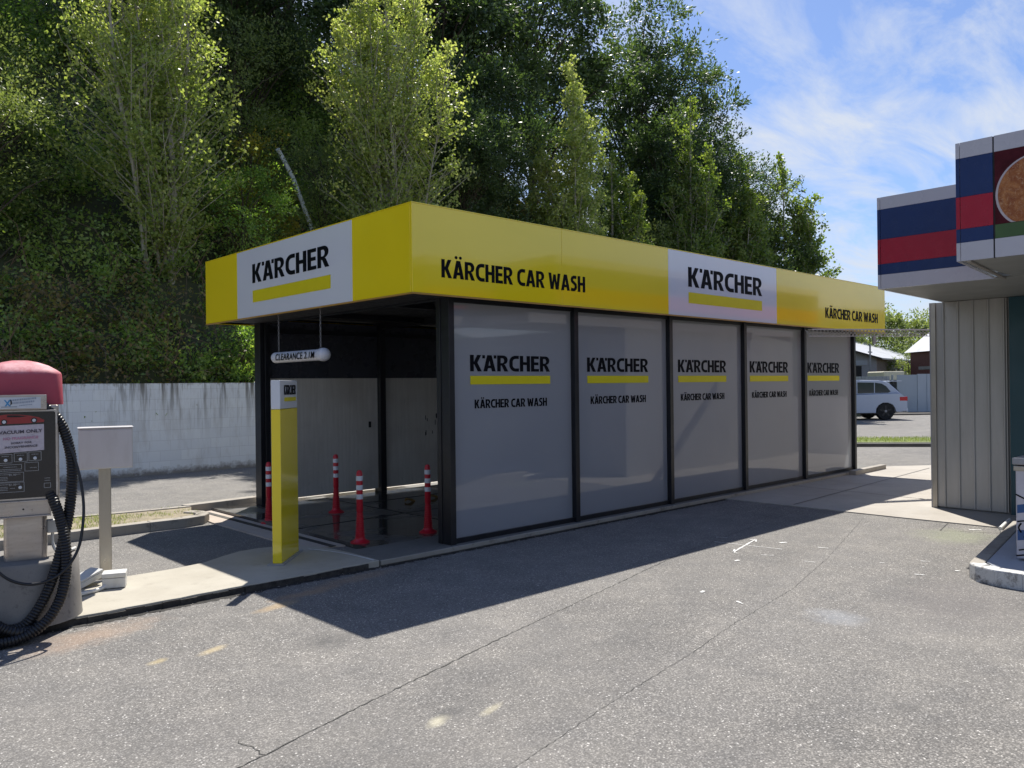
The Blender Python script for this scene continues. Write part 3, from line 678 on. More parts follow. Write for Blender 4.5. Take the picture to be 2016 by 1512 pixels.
for (a, b, py) in [(9, 47, 918.5), (9, 30, 926), (9, 24, 931), (9, 24, 934), (9, 24, 937), (9, 28, 946), (9, 24, 951), (9, 24, 954), (9, 24, 957), (28, 36, 954), (17, 40, 911), (14, 27, 889), (40, 53, 888), (65, 77, 887), (62, 74, 914), (36, 46, 926), (36, 46, 946), (87, 97, 937), (87, 97, 942)]:
    x = a
    while x < b-.6:
        l_ = random.uniform(.8, 2.6); mb.box(VX(x), VX(min(b, x+l_)), VZ(py)-.0016, VZ(py)+.0016, 0, .0008, 0, vf2); x += l_+.5
mb.build('printed_diagrams', pw_, fp); [q.build('button', 'reflector', fp) for q in BT]
text('price_text', '$1.00', VX(26), VZ(928.5), .019, vf2, pw_, fp); text('price_text', '$1.00', VX(26), VZ(948.5), .019, vf2, pw_, fp)
# red sports car print
carp = MB(); cz = lambda px, py: (VX(px), VZ(py))
carp.prism([cz(2, 820), cz(3, 808), cz(22, 805), cz(46, 806), cz(62, 808), cz(78, 812), cz(88, 818), cz(87, 822), cz(60, 823.5), cz(12, 824.5)], 0, .0008, mat=vf2)
carp.build('car_print', plain('red_print', (.30, .03, .03), .35), fp)
MB().prism([cz(24, 806.6), cz(44, 807.2), cz(58, 809.4), cz(46, 811), cz(24, 810.5)], .001, .0016, mat=vf2).build('car_window_print', 'black', fp)
for px, py in ((19, 820), (70, 818)):
    mb = MB(); mb.lathe([(.018, .001), (.018, .002)], n=16, mat=vf2 @ Matrix.Translation((*cz(px, py), 0)), mi=0); mb.lathe([(.011, .0022), (.011, .003)], n=16, mat=vf2 @ Matrix.Translation((*cz(px, py), 0)), mi=1)
    mb.build('car_wheel_print', ['black', 'reflector'], fp)
# taped notice
pap = grime('weathered_paper', (.52, .47, .52), (.26, .22, .24), .7, amount=.55, sc_=(6, 6, 6))
note = MB().prism([cz(-12, 830), cz(9, 829), cz(10, 828), cz(87, 826), cz(87, 879), cz(2, 883.5), cz(-14, 884)], .001, .002, mat=vf2).build('paper_notice', pap, vac)
nf = vf2 @ Matrix.Translation((.005, 1.3, .0025)) @ Matrix.Rotation(R(2), 4, 'Z') @ Matrix.Translation((0, -1.3, 0))
ink2 = plain('faded_ink', (.06, .05, .07), .7); pinkink = plain('faded_pink_ink', (.50, .22, .33), .7)
text('notice_text', 'VACUUM ONLY', VX(9), VZ(843.5), .031, nf, ink2, note, 'LEFT', .0006, 0, 1.13)
text('notice_text', 'NO FRAGRANCE', VX(15), VZ(855.5), .024, nf, pinkink, note, 'LEFT', .0004, 0, 1.13)
text('notice_text', 'SORRY FOR', VX(28), VZ(864.5), .018, nf, ink2, note, 'LEFT', .0003, .1, 1.2)
text('notice_text', 'INCONVENIENCE', VX(17), VZ(872.5), .020, nf, ink2, note, 'LEFT', .0004, .1, 1.13)
# header with sticker
hd = MB().box(-.20, .165, -.236, -.206, 1.470, 1.572).build('header_plate', 'vsteel', vac, bevel=.004)
hf = wallframe((0, -.236, 0), (1, 0, 0)) @ Matrix.Translation((0, .008, 0))
stk = MB().box(-.118, .130, 1.472, 1.548, .001, .002, 0, hf).build('sticker', plain('pale_sticker', (.55, .58, .63), .4), hd)
hf2 = hf @ Matrix.Translation((0, 0, .0026))
blu = plain('sticker_blue', (.05, .25, .5), .4); gry = plain('sticker_grey', (.30, .34, .42), .5)
mb = MB().prism([(-.085, 1.53), (-.075, 1.53), (-.045, 1.488), (-.055, 1.488)], 0, .0006, mat=hf2).prism([(-.055, 1.532), (-.045, 1.53), (-.07, 1.488), (-.08, 1.488)], .0007, .0012, mat=hf2); mb.build('sticker_mark', blu, stk)
MB().prism([(-.05, 1.536), (-.04, 1.525), (-.038, 1.505), (-.05, 1.490), (-.046, 1.505), (-.047, 1.522)], .0013, .0018, mat=hf2).box(-.10, -.01, 1.482, 1.4845, 0, .0008, 0, hf2).build('sticker_swoosh', 'ink', stk)
mbx = MB(); random.seed(6)
for (z, a, b, sz_) in [(1.523, -.022, .12, .012), (1.503, -.01, .12, .012), (1.486, .03, .10, .006)]:
    x = a
    while x < b: l_ = random.uniform(.005, .012); mbx.box(x, x+l_, z+(x*.08), z+(x*.08)+sz_, 0, .0008, 0, hf2 @ Matrix.Rotation(R(1), 4, 'Z')); x += l_+.003
mbx.build('sticker_lines', gry, stk)
# dome
mb = MB(); rings = []
def sup(ax, ay, z, cy_=.075, n=40, p=4.5):
    o_ = []
    for i in range(n):
        t = 2*math.pi*i/n; c_, s_ = math.cos(t), math.sin(t)
        o_.append((ax*math.copysign(abs(c_)**(2/p), c_), cy_+ay*math.copysign(abs(s_)**(2/p), s_), z))
    return o_
lev = [(.252, .215, 1.50), (.265, .228, 1.50), (.265, .228, 1.52), (.258, .224, 1.712), (.252, .219, 1.728), (.225, .197, 1.748), (.175, .15, 1.778), (.11, .095, 1.802), (.05, .04, 1.815), (.005, .004, 1.816)]
vs = []; [vs.extend(sup(*q)) for q in lev]; n = 40
fsx = [(i*n+j, i*n+(j+1) % n, (i+1)*n+(j+1) % n, (i+1)*n+j) for i in range(len(lev)-1) for j in range(n)]+[tuple(range(n))[::-1], tuple(range((len(lev)-1)*n, len(lev)*n))]
mb.add(vs, fsx).build('dome', 'dome', vac, smooth=True)
# power box on the side
pbx = MB().box(.155, .225, -.13, -.05, .60, .69).build('power_box', 'jbox', vac, bevel=.008)
MB().tube(smooth_path([(.19, -.09, .60), (.19, -.09, .52), (.22, -.10, .455), (.27, -.07, .452), (.31, -.02, .452), (.33, .06, .447)], 6), .011, 10).build('conduit', 'jbox', vac, smooth=True)
def corr(name, pts, r_, parent, step=.0050):
    P = resample(smooth_path(pts, 14), step)
    return MB().tube(P, r_, 16, rf=lambda i: (1, .97, .84, .97)[i % 4]).build(name, 'rubber', parent, smooth=True)
def Lp(px, py, y): # helper only for readable numbers: local x,z of a point standing y in front of the axis
    s_ = 1575/(5.6+y*.97); return ((px-44)/s_, y, 1.6-(py-757)/s_)
corr('suction_hose', [Lp(-30, 800, -.18), Lp(5, 788, -.185), Lp(40, 783, -.185), Lp(75, 786, -.185), Lp(98, 799, -.18), Lp(117, 827, -.17), Lp(129, 867, -.17), Lp(135, 910, -.18), Lp(134, 960, -.19), Lp(129, 1010, -.22), Lp(122, 1050, -.26), Lp(112, 1100, -.33), Lp(98, 1150, -.38), Lp(78, 1195, -.40), Lp(50, 1228, -.41), Lp(10, 1232, -.42), Lp(-60, 1225, -.44)], .036, vac)
corr('return_hose', [Lp(96, 965, -.20), Lp(106, 990, -.24), Lp(116, 1025, -.28), Lp(123, 1065, -.33), Lp(126, 1110, -.37), Lp(122, 1155, -.40), Lp(110, 1195, -.43), Lp(88, 1228, -.46), Lp(55, 1250, -.49), Lp(15, 1258, -.52), Lp(-60, 1256, -.54)], .036, vac)
corr('coiled_hose', [Lp(-60, 1196, -.46), Lp(-10, 1210, -.46), Lp(15, 1228, -.47), Lp(40, 1240, -.48), Lp(66, 1238, -.43), Lp(80, 1226, -.42)], .036, vac)
MB().tube(smooth_path([Lp(118, 835, -.17), Lp(128, 862, -.19), Lp(140, 895, -.22), Lp(151, 940, -.26), Lp(157, 990, -.30), Lp(156, 1035, -.34), Lp(149, 1080, -.38), Lp(132, 1115, -.41), Lp(108, 1137, -.42), Lp(76, 1147, -.43), Lp(45, 1142, -.43), Lp(18, 1125, -.42), Lp(-4, 1095, -.40), Lp(-25, 1050, -.36)], 8), .010, 10).build('power_cable', 'rubber', vac, smooth=True)

# ================================================================ GREY CABINET ON POST
MT['cabgrey'] = grime('pale_grey_cabinet', (.56, .55, .56), (.36, .34, .32), .4, 0., .3)
cab = thing('post_cabinet', 'blank grey metal cabinet on a square steel post beside the vacuum', 'cabinet', (-2.92, 1.06, 0), R(-15))
MB().box(-.047, .047, -.035, .035, 0, .935).build('post', 'steel_post', cab, bevel=.006)
MB().box(-.195, .215, -.10, .13, .935, 1.275).build('box', 'cabgrey', cab, bevel=.005)
MB().box(-.202, .222, -.112, .134, 1.276, 1.284).build('lid', 'cabgrey', cab, bevel=.003)
MB().box(-.187, .207, -.106, -.101, .943, 1.262).build('door', 'cabgrey', cab, bevel=.002)
MB().box(-.08, .09, -.07, .07, .001, .010).build('base_plate', 'steel_post', cab)
jb = thing('junction_box', 'cubic white junction box with fitted lid in front of the steel post', 'junction box', (-2.97, .66, 0), R(-22))
MB().box(-.085, .085, -.075, .075, .005, .085).build('box_body', 'jbox', jb, bevel=.006)
MB().box(-.088, .088, -.078, .078, .088, .125).build('lid', 'jbox', jb, bevel=.006)
jb2 = thing('junction_box', 'flat tilted white junction box between the vacuum base and the steel post', 'junction box', (-3.13, .86, 0), R(20))
m_ = Matrix.Translation((0, 0, .03)) @ Matrix.Rotation(R(-16), 4, 'Y')
MB().box(-.10, .12, -.075, .075, 0, .045, 0, m_).build('box_body', 'jbox', jb2, bevel=.005)
MB().box(-.103, .123, -.078, .078, .048, .065, 0, m_).build('lid', 'jbox', jb2, bevel=.004)
c1 = MB().tube(smooth_path([(-3.42, .44, .02), (-3.25, .52, .018), (-3.12, .58, .017), (-3.03, .63, .03)], 8), .015, 10).build('conduit_pipe', 'jbox', smooth=True); tag(c1, 'lower grey conduit lying on the concrete towards the cubic box', 'conduit')
c2 = MB().tube(smooth_path([(-3.44, .62, .03), (-3.32, .70, .03), (-3.2, .78, .035)], 8), .017, 10).build('conduit_pipe', 'jbox', smooth=True); tag(c2, 'upper short conduit running into the flat tilted box', 'conduit')

# ================================================================ WHITE BLOCK WALL
tag(MB().box(-25, 31, 9.72, 9.92, GZ-.2, 1.715).build('block_wall', 'block'), 'long white painted block retaining wall with dark drip stains', 'wall')

# ================================================================ SHOP
shop = thing('shop_building', 'shop with striped box canopy, beige ribbed cladding and teal wall', 'shop', (6.05, -2.46, 0))
ox, oy = 6.05, -2.46
# ribbed wall
mb = MB(); y = -2.46; i = 0; prof = []
yy = -2.462
while yy > -3.36:
    prof += [(6.05, yy), (6.05, yy-.125), (6.028, yy-.135), (6.028, yy-.150), (6.05, yy-.160)]; yy -= .172
prof = [(x, y) for x, y in prof if y > -3.37]
vs = []; fs2 = []
for (x, y) in prof: vs += [(x-ox, y-oy, GZ+.03), (x-ox, y-oy, 2.6)]
for i in range(len(prof)-1): fs2.append((i*2, i*2+1, i*2+3, i*2+2))
mb.add(vs, fs2); mb.build('ribbed_wall', 'clad', shop)
MB().box(-.03, .05, -.0, .015, GZ+.01, 2.6).build('corner_flashing', 'galv', shop)
MB().box(-.028, .02, -.055, .0, GZ+.01, 2.6).build('corner_flashing', 'steel_post', shop)
MB().box(.05, 6, -7.4, .012, GZ-.05, 2.6).build('building_core', 'clad', shop)
MB().box(-.05, .05, -7.4, -.90, GZ+.01, 2.6).build('teal_wall', 'teal', shop)
# canopy boxes (front faces face the forecourt, -X)
def stripes(x, y0, y1, th, names, nm='canopy_panel'):
    lv = [3.604, 3.470, 3.143, 2.873, 2.758, 2.602]
    cols = ['lightpaint', 'navy', 'redp', 'navy', 'lightpaint']
    for i, cc in enumerate(cols):
        MB().box(x-ox, x-ox+th, y0-oy, y1-oy, lv[i+1]+.001, lv[i]-.001).build(nm, cc, shop)
def side(xa, ya, xb, yb):
    lv = [3.604, 3.470, 3.143, 2.873, 2.758, 2.602]; cols = ['lightpaint', 'navy', 'redp', 'navy', 'lightpaint']
    for i, cc in enumerate(cols):
        MB().prism([(xa-ox, ya-oy), (xb-ox, yb-oy), (xb-ox, yb-oy-.03), (xa-ox, ya-oy-.03)], lv[i+1]+.001, lv[i]-.001).build('canopy_side_panel', cc, shop)
stripes(3.88, -3.80, -2.70, .03, None); side(3.88, -2.665, 12, -2.40)
MB().prism([(3.89-ox, -4.2-oy), (3.89-ox, -2.69-oy), (12-ox, -2.44-oy), (12-ox, -4.2-oy)], 2.606, 2.62).build('canopy_soffit', 'soffitl', shop)
MB().prism([(3.92-ox, -9.4-oy), (3.92-ox, -2.72-oy), (12-ox, -2.45-oy), (12-ox, -9.4-oy)], 3.55, 3.58).build('canopy_roof', 'galv', shop)
stripes(2.35, -4.224, -3.979, .03, None); side(2.35, -3.945, 3.89, -3.80)
lt = MB().box(2.35-ox, 2.38-ox, -9.4-oy, -4.236-oy, 3.471, 3.603).build('canopy_panel', 'lightpaint', shop)
MB().box(2.35-ox, 2.38-ox, -9.4-oy, -4.236-oy, 2.603, 2.757).build('canopy_panel', 'lightpaint', shop)
MB().box(2.357-ox, 2.38-ox, -4.236-oy, -4.224-oy, 2.60, 3.60).build('panel_joint', 'black', shop)
MB().box(2.36-ox, 3.9-ox, -9.4-oy, -3.97-oy, 2.608, 2.622).build('canopy_soffit', 'soffitl', shop)
MB().box(2.36-ox, 3.93-ox, -9.4-oy, -3.97-oy, 3.55, 3.575).build('canopy_roof', 'galv', shop)
mb = MB()
mb.prism([(2.36-ox, -4.02-oy), (3.9-ox, -3.87-oy), (3.9-ox, -3.90-oy), (2.36-ox, -4.05-oy)], 2.590, 2.606); mb.build('soffit_strip', 'kerb', shop)
# poster: dark red ground with a bowl of pasta-like food, built as printed relief sheet
g = NG('poster_print'); fcol = g.mix(g.mr(g.noise(9, 4, .6), .35, .7), (.05, .004, .008), (.10, .012, .02)); g.pbsdf(fcol, .5, 0, .15)
pos = MB().box(2.352-ox, 2.378-ox, -7.4-oy, -4.238-oy, 2.874, 3.470).build('poster', g.m, shop)
MB().box(2.352-ox, 2.378-ox, -9.4-oy, -4.238-oy, 2.760, 2.872).build('poster_green_strip', 'green', shop)
g = NG('pie_crust_print'); nz = g.noise(9, 8, .7, dist=1.6); nz2 = g.noise(24, 5, .7, dist=2.)
c = g.mix(g.mr(nz, .3, .72), (.20, .035, .015), (.52, .22, .075)); c = g.mix(g.mr(nz2, .5, .72, 0, .7), c, (.62, .42, .26)); g.pbsdf(c, .5, 0, .2)
pf = wallframe((2.352-ox, -oy, 0), (0, -1, 0))
cxp, czp, rp = 4.545, 3.105, .302
mb = MB(); ra = [(cxp+rp*math.cos(t), czp+rp*math.sin(t)) for t in [2*math.pi*i/64 for i in range(64)]]
def clip(pts, zlo): return [(x, max(zlo, min(3.468, z))) for x, z in pts]
mb.prism(clip(ra, 2.875), .0005, .0015, mat=pf); mb.build('poster_bowl_rim', plain('poster_cream', (.5, .44, .46), .4), pos)
mb = MB(); mb.prism(clip([(cxp+.004+(x-cxp)*.955, czp+.002+(z-czp)*.955) for x, z in ra], 2.8755), .002, .003, mat=pf); mb.build('poster_food', g.m, pos)

# island in front of the shop
isl = [(4.80, -3.69), (2.32, -4.02), (2.22, -4.10), (2.16, -4.25), (2.15, -4.45), (2.18, -4.8), (2.25, -5.4), (2.25, -9), (6, -9), (6, -3.55)]
struct(MB().prism([(x+.0, y) for x, y in [(4.85, -3.80), (2.44, -4.12), (2.33, -4.2), (2.28, -4.32), (2.28, -4.5), (2.30, -4.8), (2.37, -5.4), (2.37, -9), (5.99, -9), (5.99, -3.6)]], GZ, .066).build('paved_island', 'tile'))
kerb([(2.25, -9), (2.25, -5.4), (2.18, -4.8), (2.15, -4.45), (2.16, -4.25), (2.22, -4.10), (2.32, -4.02)][::-1], .13, GZ-.05, .07, 'island_kerb', 'wkerb')
kerb([(2.32, -4.02), (4.80, -3.69)][::-1], .11, GZ-.05, .0705, 'island_kerb', 'kerb')
mb = MB()
for a, b in [((2.55, -4.25), (4.6, -3.98)), ((2.9, -4.22), (2.7, -5.0)), ((3.3, -4.16), (3.1, -5.0)), ((3.7, -4.10), (3.5, -5.0)), ((4.1, -4.05), (3.9, -5.0)), ((2.5, -4.6), (4.6, -4.33))]: ribbon(mb, [a, b], .006, .0675, .002)
struct(mb.build('island_joints', 'galv'))
tag(MB().tube([(4.62, -3.62, .0), (4.95, -3.60, .03), (5.1, -3.58, .03)], .02, 10).build('white_pipe', 'wpaint', smooth=True), 'short white pipe lying at the corner of the shop island', 'pipe')
# freezer chest
fz = thing('merchandise_chest', 'white chest with blue and black doodles standing on the shop island', 'chest', (2.68, -4.275, .067))
MB().box(0, .68, -1.5, 0, .02, .80).build('body', plain('white_chest', (.56, .54, .58), .35), fz, bevel=.01)
MB().box(-.02, .70, -1.52, .02, .81, .87).build('lid', 'galv', fz, bevel=.01)
MB().box(-.012, .69, -1.51, .012, .76, .80).build('rim', 'steel_post', fz, bevel=.004)
zf = wallframe((0, 0, 0), (0, -1, 0)); bl2 = plain('doodle_blue', (.02, .09, .26), .4)
mb = MB(); mb2 = MB()
for z0, z1, x1 in ((.42, .47, .5), (.43, .40, .3)): pass
mb2.prism([(.01, .40), (.35, .47), (.35, .55), (.01, .47)], 0, .0015, mat=zf); mb2.prism([(.01, .17), (.25, .22), (.3, .28), (.01, .26)], 0, .0015, mat=zf); mb2.prism([(.45, .1), (.7, .16), (.6, .3)], 0, .0015, mat=zf)
mb2.build('blue_print', bl2, fz)
def dood(P, w_=.012): 
    P = smooth_path([Vector((x, z, 0)) for x, z in P], 6)
    for a, b in zip(P, P[1:]):
        t = (b-a)
        if t.length < 1e-6: continue
        t.normalize(); nn = Vector((-t.y, t.x, 0))*w_/2
        mb.add([zf @ (p+Vector((0, 0, .003))) for p in (a-nn, b-nn, b+nn, a+nn)], [(0, 1, 2, 3)])
dood([(.0, .56), (.10, .52), (.25, .53), (.4, .6)]); dood([(.01, .33), (.08, .34), (.2, .31), (.3, .35)]); dood([(.04, .32), (.02, .28), (.04, .24)], .014)
dood([(.06, .21), (.09, .15), (.16, .13), (.22, .2), (.17, .25), (.10, .22)]); dood([(.0, .04), (.12, .06), (.3, .02), (.4, .07)]); dood([(.02, .09), (.07, .10), (.14, .08)]); dood([(.3, .2), (.4, .35), (.5, .3), (.55, .45)])
random.seed(21)
for i in range(16):
    x = .5+random.random()*.85; z = random.uniform(.08, .62); r_ = random.uniform(.03, .08); a0 = random.uniform(0, 360)
    dood([(x+r_*math.cos(R(a0+k*40)), z+r_*.8*math.sin(R(a0+k*40))) for k in range(random.randint(4, 8))], .009)
mb.build('black_doodles', 'ink', fz)

# perforated tray between the buildings
A_, B_ = Vector((6.79, -.42, 2.30)), Vector((9.35, -2.04, 2.30)); t_ = (B_-A_).normalized(); nn = Vector((-t_.y, t_.x, 0)); LN = (B_-A_).length
trf = Matrix((t_, Vector((0, 0, 1)), t_.cross(Vector((0, 0, 1))))).transposed().to_4x4(); trf.translation = A_
tray = thing('cable_tray', 'perforated galvanised cable tray bridging the wash fascia and the shop', 'cable tray', (0, 0, 0))
mb = MB(); mb.box(0, LN, .098, .112, -.02, .10, 0, trf).box(0, LN, 0, .010, -.004, .004, 0, trf); mb.build('tray_flange', 'lightpaint', tray)
mb = MB(); cs = .062; k = int(LN/cs)
for i in range(-2, k+1):
    for sgn, dz in ((1, 0), (-1, .0025)):
        x0 = i*cs; dx = .088
        pts = [(x0, .010), (x0+.014, .010), (x0+.014+dx, .098), (x0+dx, .098)] if sgn > 0 else [(x0+dx, .010), (x0+dx+.014, .010), (x0+.014, .098), (x0, .098)]
        if pts[0][0] < 0 or max(p[0] for p in pts) > LN: continue
        mb.prism(pts, dz, dz+.002, mat=trf)
mb.box(0, LN, .050, .058, .005, .007, 0, trf); mb.build('perforated_side', 'galv', tray)
MB().box(1.1, 1.15, -.12, .0, .0, .03, 0, trf).build('bracket', 'galv', tray)

# ================================================================ YARD BEHIND
fx = Vector((-.728, .685, 0))
def suv():
    t = thing('parked_suv', 'silver blue SUV with black wheels parked in the rear yard', 'car', (30.86, 7.56, GZ), math.atan2(fx.y, fx.x))
    # local x forward from the rear bumper, y to the left (towards the camera is +y)
    W_ = .93; S = lambda p, ya, yb, mbk, mi=0: mbk
    body = [(.03, .38), (-.02, .55), (.0, .78), (.10, .98), (.28, 1.12), (1.2, 1.10), (2.6, 1.06), (3.35, 1.02), (4.3, .92), (4.72, .72), (4.78, .50), (4.70, .34), (4.25, .30), (4.22, .45), (4.12, .62), (3.95, .72), (3.7, .74), (3.48, .66), (3.36, .5), (3.33, .30), (1.32, .30), (1.30, .48), (1.2, .63), (1.02, .73), (.8, .73), (.6, .64), (.5, .48), (.46, .33)]
    mbk = MB(); m_ = Matrix.Rotation(R(90), 4, 'X'); m_.translation = (0, 0, 0)
    mbk.prism(body, -W_, W_, mat=m_); pa = plain('silver_blue_paint', (.50, .55, .64), .4, .0, coat=.3, var=.01); mbk.build('body', pa, t, bevel=.02)
    roof = [(.16, 1.11), (.60, 1.50), (.80, 1.63), (1.1, 1.68), (1.9, 1.70), (2.6, 1.66), (3.4, 1.06)]
    MB().prism(roof, -.76, .76, mat=m_).build('cabin', pa, t, bevel=.05, seg=3)
    gl_ = plain('dark_car_glass', (.03, .04, .05), .06, spec=.9)
    for s_ in (-1, 1):
        for nm, poly in (('rear_side_window', [(.62, 1.20), (.80, 1.42), (1.0, 1.54), (1.28, 1.58), (1.28, 1.15), (.72, 1.15)]), ('door_window', [(1.32, 1.15), (1.32, 1.585), (2.02, 1.60), (2.02, 1.13)]), ('door_window', [(2.07, 1.13), (2.07, 1.60), (2.5, 1.56), (3.05, 1.12)])):
            MB().prism(poly, *( (.762, .770) if s_ < 0 else (-.770, -.762)), mat=m_).build(nm, gl_, t)
        MB().box(.9, 2.6, s_*.68-.015, s_*.68+.015, 1.70, 1.73).build('roof_rail', 'galv', t)
        for xw in (.90, 3.80):
            mw = Matrix.Translation((xw, s_*.80, .375)) @ Matrix.Rotation(R(90), 4, 'X')
            wh = MB().lathe([(.25, -.12), (.34, -.125), (.375, -.09), (.375, .09), (.34, .125), (.25, .12)], n=28, mat=mw).build('wheel', 'tyre', t, smooth=True)
            mr_ = MB().lathe([(.245, -.10), (.245, .10)], n=24, mat=mw)
            for q in range(5):
                a = q*2*math.pi/5; mr_.box(-.03, .03, 0, .24, -.125, .125, 1, mw @ Matrix.Rotation(a, 4, 'Z'))
            mr_.lathe([(.05, -.13), (.05, .13)], n=12, mat=mw, mi=2); mr_.build('rim', [MT['black'], plain('dark_alloy', (.05, .05, .055), .3, .6), MT['galv']], wh)
        MB().box(-.025, .32, s_*.86-.085, s_*.86+.075, .80, .98).build('tail_light', plain('tail_red', (.55, .01, .02), .2, coat=.5), t, bevel=.02)
        MB().box(.50, 3.35, s_*.90-.02, s_*.90+.02, .27, .33).build('sill', 'black', t)
    MB().box(-.05, .04, -.9, .9, .33, .48).build('bumper', pa, t, bevel=.03)
    MB().box(.10, .62, -.70, .70, 1.62, 1.655).build('spoiler', pa, t, bevel=.01)
    MB().prism([(.17, 1.14), (.46, 1.50), (.44, 1.515), (.15, 1.155)], -.62, .62, mat=m_).build('rear_window', gl_, t)
    MB().box(-.045, -.03, -.26, .26, .62, .74).build('number_plate', 'reflector', t)
    return t
suv()
def wallseg(A, B, z0, z1, th, mat, name, parent=None, rib=0):
    A = Vector((*A, 0)); B = Vector((*B, 0)); t = (B-A).normalized(); nn = Vector((t.y, -t.x, 0)); Lw = (B-A).length
    m_ = Matrix((t, nn*-1, Vector((0, 0, 1)))).transposed().to_4x4(); m_.translation = A
    mbk = MB().box(0, Lw, 0, th, z0, z1, 0, m_)
    if rib:
        x = rib
        while x < Lw-.04: mbk.box(x, x+.03, -.025, 0, z0, z1-.01, 0, m_); x += rib
    return mbk.build(name, mat, parent)
MT['bluefence'] = plain('pale_blue_steel', (.42, .47, .52), .45, var=.06, nscale=1)
MT['greyfence'] = grime('grey_ribbed_steel', (.36, .38, .40), (.25, .25, .25), .5, amount=.5)
MT['oldiron'] = grime('weathered_iron', (.22, .21, .21), (.12, .10, .09), .6, amount=.7)
MT['lightroof'] = plain('light_metal_roof', (.50, .51, .53), .5, var=.08, nscale=.4)
MT['redwood'] = grime('red_brown_boards', (.20, .07, .045), (.10, .06, .05), .7, amount=.6, sc_=(6, 6, .3))
fn = thing('yard_fence', 'tall pale steel yard fence of ribbed and smooth panels behind the SUV', 'fence', (0, 0, 0))
wallseg((33.2, 14.0), (37.14, 10.32), GZ, 1.83, .05, 'greyfence', 'ribbed_panel', fn, .18)
wallseg((37.42, 10.05), (38.16, 9.36), -.05, 1.89, .05, 'bluefence', 'smooth_panel', fn)
wallseg((38.17, 9.33), (39.8, 8.6), -.1, 1.93, .05, 'bluefence', 'smooth_panel', fn, .6)
MB().box(37.17, 37.27, 10.18, 10.28, GZ, 1.6).build('fence_post', 'black', fn); MB().box(37.19, 37.27, 10.18, 10.26, 1.6, 1.9).build('post_cap', 'bluefence', fn)
struct(MB().prism([(33, 13.7), (38.2, 9.0), (41, 7.6), (38.5, 6.0), (35.2, 8.4), (31.0, 12.2)], GZ, GZ+.06).build('dark_verge', plain('dark_gravel', (.06, .055, .05), .95, var=.3, nscale=4)))
van = thing('cream_caravan', 'cream flat-topped van body rising just above the yard fence', 'van', (41.3, 11.9, GZ), R(-43))
MB().box(-.6, .6, -.4, 1.6, .35, 2.18).build('van_body', plain('cream_paint', (.6, .56, .42), .5), van, bevel=.06, seg=3)
MB().box(-.5, .5, -.405, -.395, 1.2, 1.7).build('van_window', 'black', van)
for xw in (-.4, .4): MB().lathe([(.3, -.1), (.3, .1)], n=20, mat=Matrix.Translation((xw, -.3, .3)) @ Matrix.Rotation(R(90), 4, 'X')).build('wheel', 'tyre', van)
# shed
K0 = Vector((54.1, 17.9, 0)); sd = Vector((.93, .10, 0)).normalized()
K1 = Vector((70.4, 20.2, 0)); sd = (K1-K0).normalized(); gd = Vector((-.55, .83, 0)).normalized()
shd = thing('metal_shed', 'grey corrugated shed with a pale metal roof beyond the yard fence', 'shed', K0, math.atan2(sd.y, sd.x))
ln = (K1-K0).length; gw = 11
mloc = Matrix.Rotation(-math.atan2(sd.y, sd.x), 4, 'Z')
gl = mloc @ gd
P = lambda a, b, z: Vector((a, 0, z))+gl*b
mb = MB(); mb.add([P(0, 0, GZ), P(ln, 0, GZ), P(ln, 0, 3.3), P(0, 0, 3.3)], [(0, 1, 2, 3)])
x = .4
while x < ln: mb.add([P(x, 0, GZ)+Vector((0, -.03, 0)), P(x+.12, 0, GZ)+Vector((0, -.03, 0)), P(x+.12, 0, 3.28)+Vector((0, -.03, 0)), P(x, 0, 3.28)+Vector((0, -.03, 0))], [(0, 1, 2, 3)]); x += .45
mb.build('side_wall', 'oldiron', shd)
mb = MB(); mb.add([P(0, 0, GZ), P(0, 0, 3.3), P(0, gw/2, 5.0), P(0, gw, 3.3), P(0, gw, GZ)], [(0, 1, 2, 3, 4)]); mb.build('gable_wall', 'greyfence', shd)
MB().add([P(-.05, 1.0, GZ), P(-.05, 1.0, 2.7), P(-.05, 4.0, 2.7), P(-.05, 4.0, GZ)], [(0, 1, 2, 3)]).build('black_doorway', 'black', shd)  # flat black sheet across the shed doorway
MB().add([P(-.06, .6, 2.75), P(-.06, .6, 3.1), P(-.06, 4.4, 3.1), P(-.06, 4.4, 2.75)], [(0, 1, 2, 3)]).build('door_header', 'bluefence', shd)
mb = MB()
for dz in (0, .10):
    mb.add([P(-.5, -.5, 3.15+dz), P(ln+.5, -.5, 3.15+dz), P(ln+.5, gw/2, 5.05+dz), P(-.5, gw/2, 5.05+dz), P(ln+.5, gw+.5, 3.15+dz), P(-.5, gw+.5, 3.15+dz)], [(0, 1, 2, 3), (3, 2, 4, 5)])
mb.add([P(-.5, -.5, 3.15), P(ln+.5, -.5, 3.15), P(ln+.5, -.5, 3.25), P(-.5, -.5, 3.25)], [(0, 1, 2, 3)]); mb.build('roof', 'lightroof', shd)
